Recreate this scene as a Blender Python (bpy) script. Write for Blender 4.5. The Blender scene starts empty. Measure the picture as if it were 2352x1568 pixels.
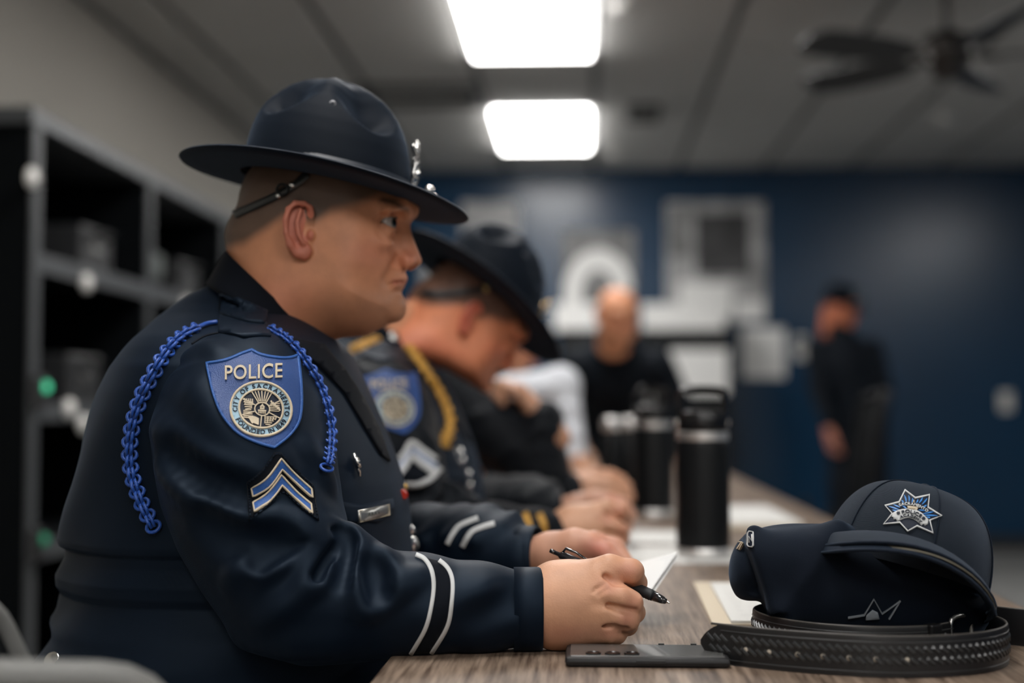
import bpy, bmesh, math, random
import numpy as np
from mathutils import Vector, Matrix, Euler
from mathutils.bvhtree import BVHTree
from mathutils.geometry import delaunay_2d_cdt

random.seed(7)
rng = np.random.default_rng(7)
scene = bpy.context.scene
COL = scene.collection

# ------------------------------------------------------------------ camera
CAM_Z = 0.995
YAW, PITCH = math.asin(167 / 3274.7), math.radians(2.64)
scene.cycles.adaptive_threshold = 0.03
scene.cycles.max_bounces = 6
scene.cycles.diffuse_bounces = 3
scene.cycles.glossy_bounces = 3
scene.cycles.caustics_reflective = False
scene.cycles.caustics_refractive = False
cam_data = bpy.data.cameras.new('camera')
cam_data.lens = 50.0
cam_data.sensor_width = 36.0
cam_data.clip_start = 0.05
cam_data.dof.use_dof = True
cam_data.dof.focus_distance = 1.50
cam_data.dof.aperture_fstop = 1.8
cam = bpy.data.objects.new('camera', cam_data)
cam.location = (0, 0, CAM_Z)
cam.rotation_euler = (math.pi / 2 + PITCH, 0, YAW)
COL.objects.link(cam)
scene.camera = cam

# ------------------------------------------------------------------ view and world
scene.view_settings.view_transform = 'Standard'
scene.view_settings.look = 'None'
scene.view_settings.exposure = 0.0
scene.view_settings.gamma = 1.0
scene.view_settings.use_curve_mapping = False
world = bpy.data.worlds.new('world')
scene.world = world
world.use_nodes = True
world.node_tree.nodes['Background'].inputs[0].default_value = (0.02, 0.03, 0.04, 1)
world.node_tree.nodes['Background'].inputs[1].default_value = 0.3
PANEL_STRENGTH = 16.0        # ceiling light panels

# ------------------------------------------------------------------ helpers: camera rays (photo pixel + depth -> place)
_ca, _sa, _cb, _sb = math.cos(YAW), math.sin(YAW), math.cos(PITCH), math.sin(PITCH)
RV = np.array([_ca, _sa, 0.0])
FV = np.array([-_sa * _cb, _ca * _cb, _sb])
UV = np.cross(RV, FV)
CAMP = np.array([0, 0, CAM_Z])


def ray(px, py):
    return RV * (px - 1176) + UV * (784 - py) + FV * 3266.7


def W(px, py, Y):
    d = ray(px, py)
    return CAMP + d * (Y / d[1])


def on_z(px, py, z):
    d = ray(px, py)
    return CAMP + d * ((z - CAM_Z) / d[2])


# ------------------------------------------------------------------ helpers: scene objects
OFFS = {}


def tag(o, label=None, cat=None, group=None, kind=None):
    if label: o['label'] = label
    if cat: o['category'] = cat
    if group: o['group'] = group
    if kind: o['kind'] = kind
    return o


def empty(name, loc=(0, 0, 0)):
    o = bpy.data.objects.new(name, None)
    o.location = loc
    o.empty_display_size = 0.05
    COL.objects.link(o)
    OFFS[o.name] = np.array(loc, float)
    return o


def new_mesh(name, V, F, smooth=True):
    V = np.asarray(V, np.float32).reshape(-1, 3)
    me = bpy.data.meshes.new(name)
    if isinstance(F, np.ndarray) and F.ndim == 2:
        n, k = F.shape
        me.vertices.add(len(V)); me.vertices.foreach_set('co', V.ravel())
        me.loops.add(n * k); me.loops.foreach_set('vertex_index', F.astype(np.int32).ravel())
        me.polygons.add(n)
        me.polygons.foreach_set('loop_start', (np.arange(n) * k).astype(np.int32))
        me.update(calc_edges=True)
    else:
        me.from_pydata(V.tolist(), [], [list(f) for f in F])
    me.validate()
    if smooth:
        me.polygons.foreach_set('use_smooth', [True] * len(me.polygons))
    return me


def link(name, me, mat=None, parent=None):
    o = bpy.data.objects.new(name, me)
    COL.objects.link(o)
    if mat is not None:
        me.materials.clear(); me.materials.append(mat)
    if parent is not None:
        o.parent = parent
        OFFS[o.name] = OFFS.get(parent.name, np.zeros(3))
    else:
        OFFS[o.name] = np.zeros(3)
    return o


def mk(name, V, F, mat=None, parent=None, smooth=True, C=None, sharp=None):
    """one mesh object; V are place coordinates, stored relative to the thing's base"""
    V = np.asarray(V, float).reshape(-1, 3)
    if parent is not None:
        V = V - OFFS.get(parent.name, np.zeros(3))
    me = new_mesh(name, V, F, smooth)
    if C is not None:
        a = me.attributes.new('Col', 'FLOAT_COLOR', 'POINT')
        c4 = np.ones((len(V), 4), np.float32); c4[:, :3] = C
        a.data.foreach_set('color', c4.ravel())
    if sharp is not None:
        me.set_sharp_from_angle(angle=math.radians(sharp))
    return link(name, me, mat, parent)


class MB:
    """collects faces of one piece"""
    def __init__(s):
        s.V = []; s.F = []

    def add(s, V, F):
        b = len(s.V)
        s.V += [tuple(v) for v in V]
        s.F += [tuple(int(i) + b for i in f) for f in F]
        return s

    def box(s, lo, hi, bev=0.0, rot=None, piv=None):
        lo = np.array(lo, float); hi = np.array(hi, float)
        if bev <= 0:
            V = np.array([[(lo, hi)[i][0], (lo, hi)[j][1], (lo, hi)[k][2]] for i in (0, 1) for j in (0, 1) for k in (0, 1)])
            F = [(0, 1, 3, 2), (4, 6, 7, 5), (0, 4, 5, 1), (2, 3, 7, 6), (0, 2, 6, 4), (1, 5, 7, 3)]
        else:
            bm = bmesh.new()
            bmesh.ops.create_cube(bm, size=1)
            for v in bm.verts:
                v.co = Vector(((lo + hi) / 2 + np.array(v.co) * (hi - lo)).tolist())
            bmesh.ops.bevel(bm, geom=bm.edges[:], offset=bev, segments=2, profile=0.5, affect='EDGES')
            bm.verts.index_update()
            V = np.array([v.co[:] for v in bm.verts]); F = [[v.index for v in f.verts] for f in bm.faces]
            bm.free()
        if rot is not None:
            p = np.array(piv if piv is not None else (lo + hi) / 2)
            V = (V - p) @ np.array(rot).T + p
        return s.add(V, F)

    def tube(s, pts, r, n=8, cap=True, flat=1.0, up=(0, 0, 1), closed=False):
        V, F = tube(pts, r, n, cap, flat, up, closed)
        return s.add(V, F)

    def lathe(s, prof, n=24, origin=(0, 0, 0), axis=None):
        """prof: list of (radius, height)"""
        o = np.array(origin, float)
        ax = np.array(axis if axis is not None else (0, 0, 1), float); ax /= np.linalg.norm(ax)
        e1 = np.cross(ax, (0, 1, 0) if abs(ax[1]) < .9 else (1, 0, 0)); e1 /= np.linalg.norm(e1)
        e2 = np.cross(ax, e1)
        rings = []
        for r, h in prof:
            rings.append([o + ax * h + r * (math.cos(t) * e1 + math.sin(t) * e2) for t in np.arange(n) * 2 * math.pi / n])
        V, F = loft(rings, True, True)
        return s.add(V, F)

    def obj(s, name, mat=None, parent=None, smooth=False, sharp=None):
        return mk(name, s.V, s.F, mat, parent, smooth or sharp is not None, None, sharp)


def loft(rings, cap0=False, cap1=False):
    R = np.asarray(rings, float)
    m, n, _ = R.shape
    V = R.reshape(-1, 3)
    F = []
    for i in range(m - 1):
        for j in range(n):
            k = (j + 1) % n
            F.append((i * n + j, i * n + k, (i + 1) * n + k, (i + 1) * n + j))
    if cap0: F.append(tuple(range(n - 1, -1, -1)))
    if cap1: F.append(tuple((m - 1) * n + j for j in range(n)))
    return V, F


def tube(pts, r, n=8, cap=True, flat=1.0, up=(0, 0, 1), closed=False):
    P = np.asarray(pts, float)
    m = len(P)
    r = np.broadcast_to(np.asarray(r, float), (m,))
    if closed:
        T = np.roll(P, -1, 0) - np.roll(P, 1, 0)
    else:
        T = np.gradient(P, axis=0)
    T /= np.linalg.norm(T, axis=1)[:, None] + 1e-12
    u = np.array(up, float)
    rings = []
    b = None
    for i in range(m):
        if b is None:
            b = np.cross(T[i], u)
            if np.linalg.norm(b) < 1e-3: b = np.cross(T[i], (1, 0.1, 0))
        else:
            b = b - T[i] * b.dot(T[i])
        b /= np.linalg.norm(b)
        c = np.cross(b, T[i])
        rings.append([P[i] + r[i] * (math.cos(t) * b + flat * math.sin(t) * c) for t in np.arange(n) * 2 * math.pi / n])
    if closed:
        rings.append(rings[0])
        cap = False
    return loft(rings, cap, cap)


def catmull(pts, per=8, closed=False):
    P = np.asarray(pts, float)
    n = len(P)
    out = []
    rngi = range(n) if closed else range(n - 1)
    for i in rngi:
        if closed:
            p0, p1, p2, p3 = P[(i - 1) % n], P[i], P[(i + 1) % n], P[(i + 2) % n]
        else:
            p0, p1, p2, p3 = P[max(i - 1, 0)], P[i], P[i + 1], P[min(i + 2, n - 1)]
        for t in np.arange(per) / per:
            out.append(.5 * (2 * p1 + (p2 - p0) * t + (2 * p0 - 5 * p1 + 4 * p2 - p3) * t * t + (3 * p1 - p0 - 3 * p2 + p3) * t ** 3))
    if not closed: out.append(P[-1])
    return np.array(out)


# ------------------------------------------------------------------ helpers: solid volumes -> mesh (surface nets)
def smin(a, b, k):
    if k <= 0: return np.minimum(a, b)
    h = np.maximum(k - np.abs(a - b), 0) / k
    return np.minimum(a, b) - h * h * k * .25


class Vol:
    def __init__(s, lo, hi, h):
        s.lo = np.array(lo, float); s.h = h
        s.n = np.ceil((np.array(hi, float) - s.lo) / h).astype(int) + 1
        s.F = np.full(s.n, 1.0, np.float32)
        s.ax = [(s.lo[i] + h * np.arange(s.n[i])).astype(np.float32) for i in range(3)]

    def apply(s, fn, lo, hi, k=0.0, sub=False):
        m = max(k, .024) + 3 * s.h
        a = np.clip(np.floor((np.array(lo) - m - s.lo) / s.h).astype(int), 0, s.n)
        b = np.clip(np.ceil((np.array(hi) + m - s.lo) / s.h).astype(int) + 1, 0, s.n)
        if (b <= a).any(): return s
        sl = tuple(slice(a[i], b[i]) for i in range(3))
        X = s.ax[0][sl[0]][:, None, None]; Y = s.ax[1][sl[1]][None, :, None]; Z = s.ax[2][sl[2]][None, None, :]
        d = fn(X, Y, Z).astype(np.float32)
        f = s.F[sl]
        s.F[sl] = -smin(-f, d, k) if sub else smin(f, d, k)
        return s

    def ell(s, c, r, k=0.0, rot=None, sub=False):
        c = np.array(c, float); r = np.array(r if np.ndim(r) else (r, r, r), float)
        R = np.eye(3) if rot is None else np.array(rot)
        ext = np.sqrt(((R * r) ** 2).sum(1))

        def fn(X, Y, Z):
            x, y, z = X - c[0], Y - c[1], Z - c[2]
            u = (R[0, 0] * x + R[1, 0] * y + R[2, 0] * z) / r[0]
            v = (R[0, 1] * x + R[1, 1] * y + R[2, 1] * z) / r[1]
            w = (R[0, 2] * x + R[1, 2] * y + R[2, 2] * z) / r[2]
            q = np.sqrt(u * u + v * v + w * w)
            g = np.sqrt((u / r[0]) ** 2 + (v / r[1]) ** 2 + (w / r[2]) ** 2)
            return q * (q - 1) / np.maximum(g, 1e-6)
        return s.apply(fn, c - ext, c + ext, k, sub)

    def cone(s, p, q, r1, r2, k=0.0, sub=False):
        return s.chain([(*p, r1), (*q, r2)], k, sub=sub)

    def chain(s, pts, k=0.0, ki=0.0, sub=False):
        P = np.asarray(pts, float)
        rm = P[:, 3].max()

        def fn(X, Y, Z):
            d = None
            for i in range(len(P) - 1):
                a, b = P[i, :3], P[i + 1, :3]
                v = b - a; L = v.dot(v) + 1e-12
                t = np.clip(((X - a[0]) * v[0] + (Y - a[1]) * v[1] + (Z - a[2]) * v[2]) / L, 0, 1)
                e = np.sqrt((X - a[0] - t * v[0]) ** 2 + (Y - a[1] - t * v[1]) ** 2 + (Z - a[2] - t * v[2]) ** 2) - (P[i, 3] + t * (P[i + 1, 3] - P[i, 3]))
                d = e if d is None else smin(d, e, ki)
            return d
        return s.apply(fn, P[:, :3].min(0) - rm, P[:, :3].max(0) + rm, k, sub)

    def mesh(s, smooth=1):
        F = s.F; n = s.n; h = s.h
        S = F < 0
        c = np.zeros(n - 1, np.int8)
        for i in (0, 1):
            for j in (0, 1):
                for k in (0, 1):
                    c += S[i:n[0] - 1 + i, j:n[1] - 1 + j, k:n[2] - 1 + k]
        act = (c > 0) & (c < 8)
        idx = np.argwhere(act)
        num = np.full(act.shape, -1, np.int32); num[act] = np.arange(len(idx))
        acc = np.zeros((len(idx), 3)); cnt = np.zeros(len(idx))
        I, J, K = idx.T
        for ax in range(3):
            o1, o2 = [a for a in range(3) if a != ax]
            for u in (0, 1):
                for v in (0, 1):
                    d0 = [0, 0, 0]; d0[o1] = u; d0[o2] = v
                    d1 = list(d0); d1[ax] = 1
                    fa = F[I + d0[0], J + d0[1], K + d0[2]].astype(float); fb = F[I + d1[0], J + d1[1], K + d1[2]].astype(float)
                    m = (fa < 0) != (fb < 0)
                    t = np.where(m, fa / np.where(m, fa - fb, 1), 0)
                    p = np.tile(np.array(d0, float), (len(idx), 1)); p[:, ax] += t
                    acc[m] += p[m]; cnt[m] += 1
        V = s.lo + (idx + acc / cnt[:, None]) * h
        Q = []
        for ax in range(3):
            o1, o2 = (ax + 1) % 3, (ax + 2) % 3
            A = np.moveaxis(S, ax, 0)
            ch = S.take(range(0, n[ax] - 1), ax) != S.take(range(1, n[ax]), ax)
            e = np.argwhere(ch)
            ok = (e[:, o1] > 0) & (e[:, o2] > 0) & (e[:, o1] < n[o1] - 1) & (e[:, o2] < n[o2] - 1)
            e = e[ok]
            ins = S[e[:, 0], e[:, 1], e[:, 2]]
            q = []
            for du, dv in ((1, 1), (0, 1), (0, 0), (1, 0)):
                g = e.copy(); g[:, o1] -= du; g[:, o2] -= dv
                q.append(num[g[:, 0], g[:, 1], g[:, 2]])
            q = np.stack(q, 1)
            q[~ins] = q[~ins][:, ::-1]
            Q.append(q)
        Q = np.concatenate(Q)
        Q = Q[(Q >= 0).all(1)]
        for _ in range(smooth):
            V = relax(V, Q, .5)
        return V, Q


def relax(V, Q, f=.5):
    E = np.concatenate([Q[:, [i, (i + 1) % Q.shape[1]]] for i in range(Q.shape[1])])
    s = np.zeros_like(V); c = np.zeros(len(V))
    for a, b in ((0, 1), (1, 0)):
        for d in range(3):
            s[:, d] += np.bincount(E[:, a], V[E[:, b], d], len(V))
        c += np.bincount(E[:, a], minlength=len(V))
    return V * (1 - f) + f * s / np.maximum(c, 1)[:, None]


def join(parts):
    """join (V, Q, C) pieces into one"""
    Vs, Qs, Cs, b = [], [], [], 0
    for V, Q, C in parts:
        Vs.append(V); Qs.append(np.asarray(Q) + b); b += len(V)
        C = np.asarray(C, float)
        Cs.append(np.tile(C, (len(V), 1)) if C.ndim == 1 else C)
    return np.concatenate(Vs), np.concatenate(Qs), np.concatenate(Cs)


def bvh_of(*VQ):
    V, F, b = [], [], 0
    for v, q in VQ:
        V += [tuple(x) for x in np.asarray(v)]
        F += [tuple(int(i) + b for i in f) for f in q]
        b = len(V)
    return BVHTree.FromPolygons(V, F)


# ------------------------------------------------------------------ helpers: flat pieces laid onto a surface
class Drape:
    """lays 2-d outlines (photo pixel frame) onto a solid surface, with real thickness"""
    def __init__(s, bvh, y0):
        s.b = bvh; s.y0 = y0

    def hit(s, px, py):
        d = ray(px, py); d = d / np.linalg.norm(d)
        r = s.b.ray_cast(Vector(CAMP.tolist()), Vector(d.tolist()))
        if r[0] is None:
            q = W(px, py, s.y0)
            r = s.b.find_nearest(Vector(q.tolist()))
            if r[0] is None: return q, -d
        p = np.array(r[0]); n = np.array(r[1])
        if n.dot(d) > 0: n = -n
        n = n * .6 - d * .4
        return p, n / np.linalg.norm(n)

    def build(s, P2, F, off, base=-.0015):
        hits = [s.hit(*p) for p in P2]
        top = [p + n * off for p, n in hits]; bot = [p + n * base for p, n in hits]
        n = len(P2)
        V = top + bot
        cnt = {}
        for f in F:
            for i in range(len(f)):
                a, b = f[i], f[(i + 1) % len(f)]
                cnt[(a, b)] = 1
        FF = [tuple(f) for f in F]
        for (a, b) in cnt:
            if (b, a) not in cnt: FF.append((b, a, a + n, b + n))
        return V, FF

    def poly(s, pts, off, step=10, holes=()):
        loops = [np.asarray(pts, float)] + [np.asarray(h, float) for h in holes]
        P, E = [], []
        for lp in loops:
            b = len(P)
            P += [tuple(p) for p in lp]
            E += [(b + i, b + (i + 1) % len(lp)) for i in range(len(lp))]
        lo = loops[0].min(0); hi = loops[0].max(0)

        def inside(q):
            c = False
            for lp in loops:
                x, y = q; X, Y = lp[:, 0], lp[:, 1]; X2, Y2 = np.roll(X, -1), np.roll(Y, -1)
                m = ((Y > y) != (Y2 > y)) & (x < (X2 - X) * (y - Y) / np.where(Y2 == Y, 1e-9, Y2 - Y) + X)
                if m.sum() % 2: c = not c
            return c
        for x in np.arange(lo[0] + step / 2, hi[0], step):
            for y in np.arange(lo[1] + step / 2, hi[1], step):
                if inside((x, y)): P.append((x, y))
        r = delaunay_2d_cdt([Vector(p) for p in P], E, [], 0, 1e-4)
        vs = [tuple(v) for v in r[0]]
        fs = []
        for f in r[2]:
            c = np.mean([vs[i] for i in f], 0)
            if inside(c):
                a = sum(vs[f[i]][0] * vs[f[(i + 1) % len(f)]][1] - vs[f[(i + 1) % len(f)]][0] * vs[f[i]][1] for i in range(len(f)))
                fs.append(tuple(f) if a < 0 else tuple(reversed(f)))
        return s.build(vs, fs, off)

    def stroke(s, pts, w, off, per=6, closed=False, taper=False):
        P = catmull(pts, per, closed) if per > 1 else np.asarray(pts, float)
        T = (np.roll(P, -1, 0) - np.roll(P, 1, 0)) if closed else np.gradient(P, axis=0)
        T /= np.linalg.norm(T, axis=1)[:, None] + 1e-9
        N = np.stack([-T[:, 1], T[:, 0]], 1)
        n = len(P)
        w = np.full(n, w, float)
        if taper: w = w * np.clip(np.sin(np.linspace(0, math.pi, n)), .15, 1)
        V2 = np.concatenate([P - N * w[:, None] / 2, P, P + N * w[:, None] / 2])
        F = []
        for i in range(n if closed else n - 1):
            j = (i + 1) % n
            F += [(i, i + n, j + n, j), (i + n, i + 2 * n, j + 2 * n, j + n)]
        a = V2[F[0][0]], V2[F[0][1]], V2[F[0][2]]
        if np.cross(a[1] - a[0], a[2] - a[0]) > 0: F = [tuple(reversed(f)) for f in F]
        return s.build(V2, F, off)


_TXT = {}


def glyphs(text, spacing=1.0):
    """flat outline mesh of a word in the built-in font: vertices, faces (height 1 = capitals about .7)"""
    key = (text, spacing)
    if key not in _TXT:
        cu = bpy.data.curves.new('lettering', 'FONT')
        cu.body = text; cu.align_x = 'CENTER'; cu.space_character = spacing; cu.resolution_u = 4
        o = bpy.data.objects.new('lettering', cu); COL.objects.link(o)
        dg = bpy.context.evaluated_depsgraph_get(); dg.update()
        me = o.evaluated_get(dg).to_mesh()
        V = np.array([v.co[:2] for v in me.vertices]).reshape(-1, 2); F = [tuple(p.vertices) for p in me.polygons]
        o.evaluated_get(dg).to_mesh_clear()
        bpy.data.objects.remove(o); bpy.data.curves.remove(cu)
        _TXT[key] = (V, F)
    return _TXT[key]


def embolden(V, F, w):
    """thicken a flat lettering mesh by moving its border outwards"""
    cnt = {}
    for f in F:
        for i in range(len(f)):
            cnt[(f[i], f[(i + 1) % len(f)])] = 1
    N = np.zeros_like(V)
    for (a, b) in cnt:
        if (b, a) not in cnt:
            t = V[b] - V[a]; L = np.linalg.norm(t)
            if L > 1e-9:
                nn = np.array([t[1], -t[0]]) / L
                N[a] += nn; N[b] += nn
    L = np.linalg.norm(N, axis=1)[:, None]
    return V + np.where(L > 1e-6, N / np.maximum(L, 1e-6), 0) * w


# ------------------------------------------------------------------ helpers: materials
MATS = {}


def mat(name, col, rough=.6, metal=0.0, spec=.5, sheen=0.0, bump=None, var=None, emit=None, attr=False, sss=0.0, coat=0.0, sheen_tint=(1, 1, 1), spec_tint=(1, 1, 1)):
    if name in MATS: return MATS[name]
    m = bpy.data.materials.new(name); m.use_nodes = True
    nt = m.node_tree; b = nt.nodes['Principled BSDF']
    N, Lk = nt.nodes.new, nt.links.new
    b.inputs['Base Color'].default_value = (*col, 1)
    b.inputs['Roughness'].default_value = rough
    b.inputs['Metallic'].default_value = metal
    b.inputs['Specular IOR Level'].default_value = spec
    b.inputs['Sheen Weight'].default_value = sheen
    b.inputs['Sheen Roughness'].default_value = .45
    b.inputs['Sheen Tint'].default_value = (*sheen_tint, 1)
    b.inputs['Specular Tint'].default_value = (*spec_tint, 1)
    b.inputs['Coat Weight'].default_value = coat
    if sss:
        b.inputs['Subsurface Weight'].default_value = sss
        b.inputs['Subsurface Radius'].default_value = (.6, .25, .12)
        b.inputs['Subsurface Scale'].default_value = .008
    tc = N('ShaderNodeTexCoord')
    src = None
    if attr:
        a = N('ShaderNodeAttribute'); a.attribute_name = 'Col'; src = a.outputs['Color']
        Lk(src, b.inputs['Base Color'])
    if var:
        sc, amt, stretch = var
        mp = N('ShaderNodeMapping'); mp.inputs['Scale'].default_value = stretch
        nz = N('ShaderNodeTexNoise'); nz.inputs['Scale'].default_value = sc; nz.inputs['Detail'].default_value = 5
        Lk(tc.outputs['Object'], mp.inputs[0]); Lk(mp.outputs[0], nz.inputs['Vector'])
        mr = N('ShaderNodeMapRange'); mr.inputs[1].default_value = .3; mr.inputs[2].default_value = .7
        mr.inputs[3].default_value = 1 - amt; mr.inputs[4].default_value = 1 + amt
        Lk(nz.outputs[0], mr.inputs[0])
        mx = N('ShaderNodeVectorMath'); mx.operation = 'SCALE'
        if src is not None: Lk(src, mx.inputs[0])
        else: mx.inputs[0].default_value = col
        Lk(mr.outputs[0], mx.inputs['Scale']); Lk(mx.outputs[0], b.inputs['Base Color'])
    if bump:
        kind, sc, st, dist = bump
        if kind == 'twill':
            w = N('ShaderNodeTexWave'); w.bands_direction = 'DIAGONAL'; w.inputs['Scale'].default_value = sc
            w.inputs['Distortion'].default_value = .6; w.inputs['Detail'].default_value = 1
            Lk(tc.outputs['Object'], w.inputs['Vector']); out = w.outputs['Fac']
        elif kind == 'weave':
            w = N('ShaderNodeTexVoronoi'); w.inputs['Scale'].default_value = sc
            Lk(tc.outputs['Object'], w.inputs['Vector']); out = w.outputs['Distance']
        else:
            w = N('ShaderNodeTexNoise'); w.inputs['Scale'].default_value = sc; w.inputs['Detail'].default_value = 4
            Lk(tc.outputs['Object'], w.inputs['Vector']); out = w.outputs[0]
        bp = N('ShaderNodeBump'); bp.inputs['Strength'].default_value = st; bp.inputs['Distance'].default_value = dist
        Lk(out, bp.inputs['Height']); Lk(bp.outputs[0], b.inputs['Normal'])
    if emit:
        b.inputs['Emission Color'].default_value = (*emit[0], 1)
        b.inputs['Emission Strength'].default_value = emit[1]
    MATS[name] = m
    return m


def srgb(r, g, b):
    return tuple((c / 255 / 12.92) if c <= 10 else ((c / 255 + .055) / 1.055) ** 2.4 for c in (r, g, b))


NAVY = (.0017, .0044, .0102)
M_JACKET = mat('navy_twill', NAVY, .54, spec=.22, sheen=.05, sheen_tint=(.42, .60, .9), bump=('twill', 640, .14, .0006), var=(14, .15, (1, 1, 1)), spec_tint=(.55, .75, 1.0))
M_COLLAR = mat('navy_collar_cloth', (.003, .0045, .008), .8, spec=.1, sheen=.03, bump=('noise', 900, .1, .0004))
M_FELT = mat('hat_felt', (.0022, .0048, .0095), .65, spec=.12, sheen=.09, sheen_tint=(.45, .62, .9), bump=('noise', 700, .25, .0006))
M_BAND = mat('hat_ribbon', (.006, .010, .018), .5, spec=.4, bump=('noise', 900, .15, .0003))
M_SKIN = mat('skin', (.5, .3, .2), .5, spec=.4, attr=True, bump=('noise', 520, .25, .0010), var=(38, .10, (1, 1, 1)))
M_BLUE = mat('blue_thread', (.008, .046, .185), .5, spec=.5, sheen=.15, bump=('weave', 900, .5, .0006))
M_CORD = mat('blue_cord', (.008, .062, .32), .42, spec=.5, sheen=.1, bump=('weave', 700, .3, .0006))
M_CREAM = mat('cream_thread', (.52, .44, .32), .6, spec=.4, bump=('noise', 700, .4, .0004))
M_PALEBLUE = mat('pale_blue_thread', (.29, .44, .54), .6, spec=.3, bump=('noise', 700, .3, .0004))
M_DARKTH = mat('dark_thread', (.006, .011, .025), .6, spec=.3)
M_WHITETH = mat('white_thread', (.52, .53, .53), .6, spec=.3, bump=('noise', 500, .4, .0004))
M_GOLDTH = mat('gold_thread', (.55, .29, .05), .5, spec=.5, bump=('noise', 500, .4, .0006))
M_SILVER = mat('silver_metal', (.75, .74, .72), .22, metal=1.0)
M_GOLD = mat('gold_metal', (.75, .5, .2), .28, metal=1.0)
M_BLACKL = mat('black_leather', (.008, .008, .009), .38, spec=.5, bump=('noise', 500, .15, .0004))
M_BLACKP = mat('black_plastic', (.006, .006, .007), .25, spec=.5)
M_BLACKM = mat('black_powder_coat', (.004, .005, .006), .45, spec=.25)
# ================================================================== THE ROOM
XL, XR, YB, YF, ZC = -2.10, 5.20, 10.10, -4.2, 2.695
M_CEIL = mat('ceiling_tile_white', (.60, .595, .575), .9, spec=.1, bump=('noise', 160, .25, .002), var=(30, .05, (1, 1, 1)))
M_TBAR = mat('ceiling_bar_grey', (.12, .125, .125), .6)  # white-grey bars coloured darker to carry the shadow of the tile gaps
M_WALL = mat('wall_paint_beige', (.38, .36, .32), .8, spec=.2, bump=('noise', 90, .08, .002))
M_WALLB = mat('wall_paint_navy', (.0020, .036, .088), .26, spec=.5, bump=('noise', 60, .10, .002))
M_FLOOR = mat('floor_carpet_grey', (.24, .24, .235), .9, spec=.1, bump=('noise', 300, .4, .004), var=(60, .25, (1, 1, 1)))
M_TROF = mat('light_frame_white', (.6, .6, .6), .5)
M_LENS = mat('light_lens', (.9, .9, .9), .6, emit=((1.0, .98, .955), PANEL_STRENGTH))
M_DARKV = mat('vent_dark', (.03, .032, .033), .6)


def struct(name, lo, hi, m):
    return tag(MB().box(lo, hi).obj(name, m), kind='structure')


struct('floor', (XL - .1, YF - .1, -.1), (XR + .1, YB + .1, 0), M_FLOOR)
struct('wall_left', (XL - .1, YF, 0), (XL, YB, ZC + .12), M_WALL)
struct('wall_back', (XL - .1, YB, 0), (XR + .1, YB + .1, ZC + .12), M_WALLB)
struct('wall_right', (XR, YF, 0), (XR + .1, YB, ZC + .12), M_WALLB)
struct('wall_front', (XL - .1, YF - .1, 0), (XR + .1, YF, ZC + .12), mat('wall_paint_white', (.48, .46, .43), .8, spec=.2))
struct('baseboard_back', (XL, YB - .012, 0), (XR, YB, .10), mat('baseboard_black', (.012, .013, .014), .5))
struct('baseboard_left', (XL, YF, 0), (XL + .012, YB, .10), MATS['baseboard_black'])
struct('trim_1', (XL, YF, ZC - .012), (XL + .03, YB, ZC + .0), M_TBAR)
struct('trim_2', (XL, YB - .03, ZC - .012), (XR, YB, ZC), M_TBAR)
ceiling = struct('ceiling', (XL - .1, YF - .1, ZC + .012), (XR + .1, YB + .1, ZC + .12), M_TBAR)

TX = [.06 + .61 * k for k in range(-4, 10)]
TY = [6.75 + 1.22 * k for k in range(-9, 4)]
LIGHTS = set()
for yk in (-9, -7, -5, -3, -1, 1):
    LIGHTS.add((-.55, yk))
    if yk in (-7, -3, -1):
        LIGHTS.add((3.11, yk))
    if yk == -7:
        LIGHTS.add((1.28, yk))  # unseen panel, added to light the faces from the front
tile_me = {}
for i in range(len(TX) - 1):
    for j in range(len(TY) - 1):
        x0, x1, y0, y1 = TX[i], TX[i + 1], TY[j], TY[j + 1]
        x0c, x1c, y0c, y1c = max(x0, XL), min(x1, XR), max(y0, YF), min(y1, YB)
        if x1c - x0c < .08 or y1c - y0c < .08: continue
        lit = any(abs(x0 - lx) < .02 and (j - 9) == ly for lx, ly in LIGHTS)
        if lit:
            near = ['nearest the camera, above the table', 'over the table']
            r = empty('ceiling_light', ((x0 + x1) / 2, (y0 + y1) / 2, ZC))
            b = MB()
            for lo, hi in (((x0, y0), (x1, y0 + .03)), ((x0, y1 - .03), (x1, y1)), ((x0, y0 + .03), (x0 + .025, y1 - .03)), ((x1 - .025, y0 + .03), (x1, y1 - .03))):
                b.box((*lo, ZC - .012), (*hi, ZC + .012))
            b.obj('light_frame', M_TROF, r)
            MB().box((x0 + .03, y0 + .035, ZC - .040), (x1 - .03, y1 - .035, ZC + .006)).obj('light_lens', M_LENS, r)
            tag(r, '', 'ceiling light')
            r['_pos'] = (x0, j - 9)
            continue
        g = .020
        key = (round(x1c - x0c, 3), round(y1c - y0c, 3))
        if key not in tile_me:
            w, d = key
            tile_me[key] = new_mesh('tile', MB().box((g, g, 0), (w - g, d - g, .016), bev=.004).V, MB().box((g, g, 0), (w - g, d - g, .016), bev=.004).F, False)
        o = link('tile', tile_me[key], M_CEIL, ceiling)
        o.location = (x0c, y0c, ZC - .004)
_names = {(-.55, 1): 'small bright ceiling light panel farthest back above the navy wall', (-.55, -1): 'large bright ceiling light panel cut by the top edge of the picture',
          (-.55, -3): 'ceiling light panel above the second seated officer, out of frame', (-.55, -5): 'ceiling light panel right above the nearest officer, out of frame',
          (-.55, -7): 'ceiling light panel just behind the camera over the table row', (-.55, -9): 'ceiling light panel farthest behind the camera over the table row'}
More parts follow.
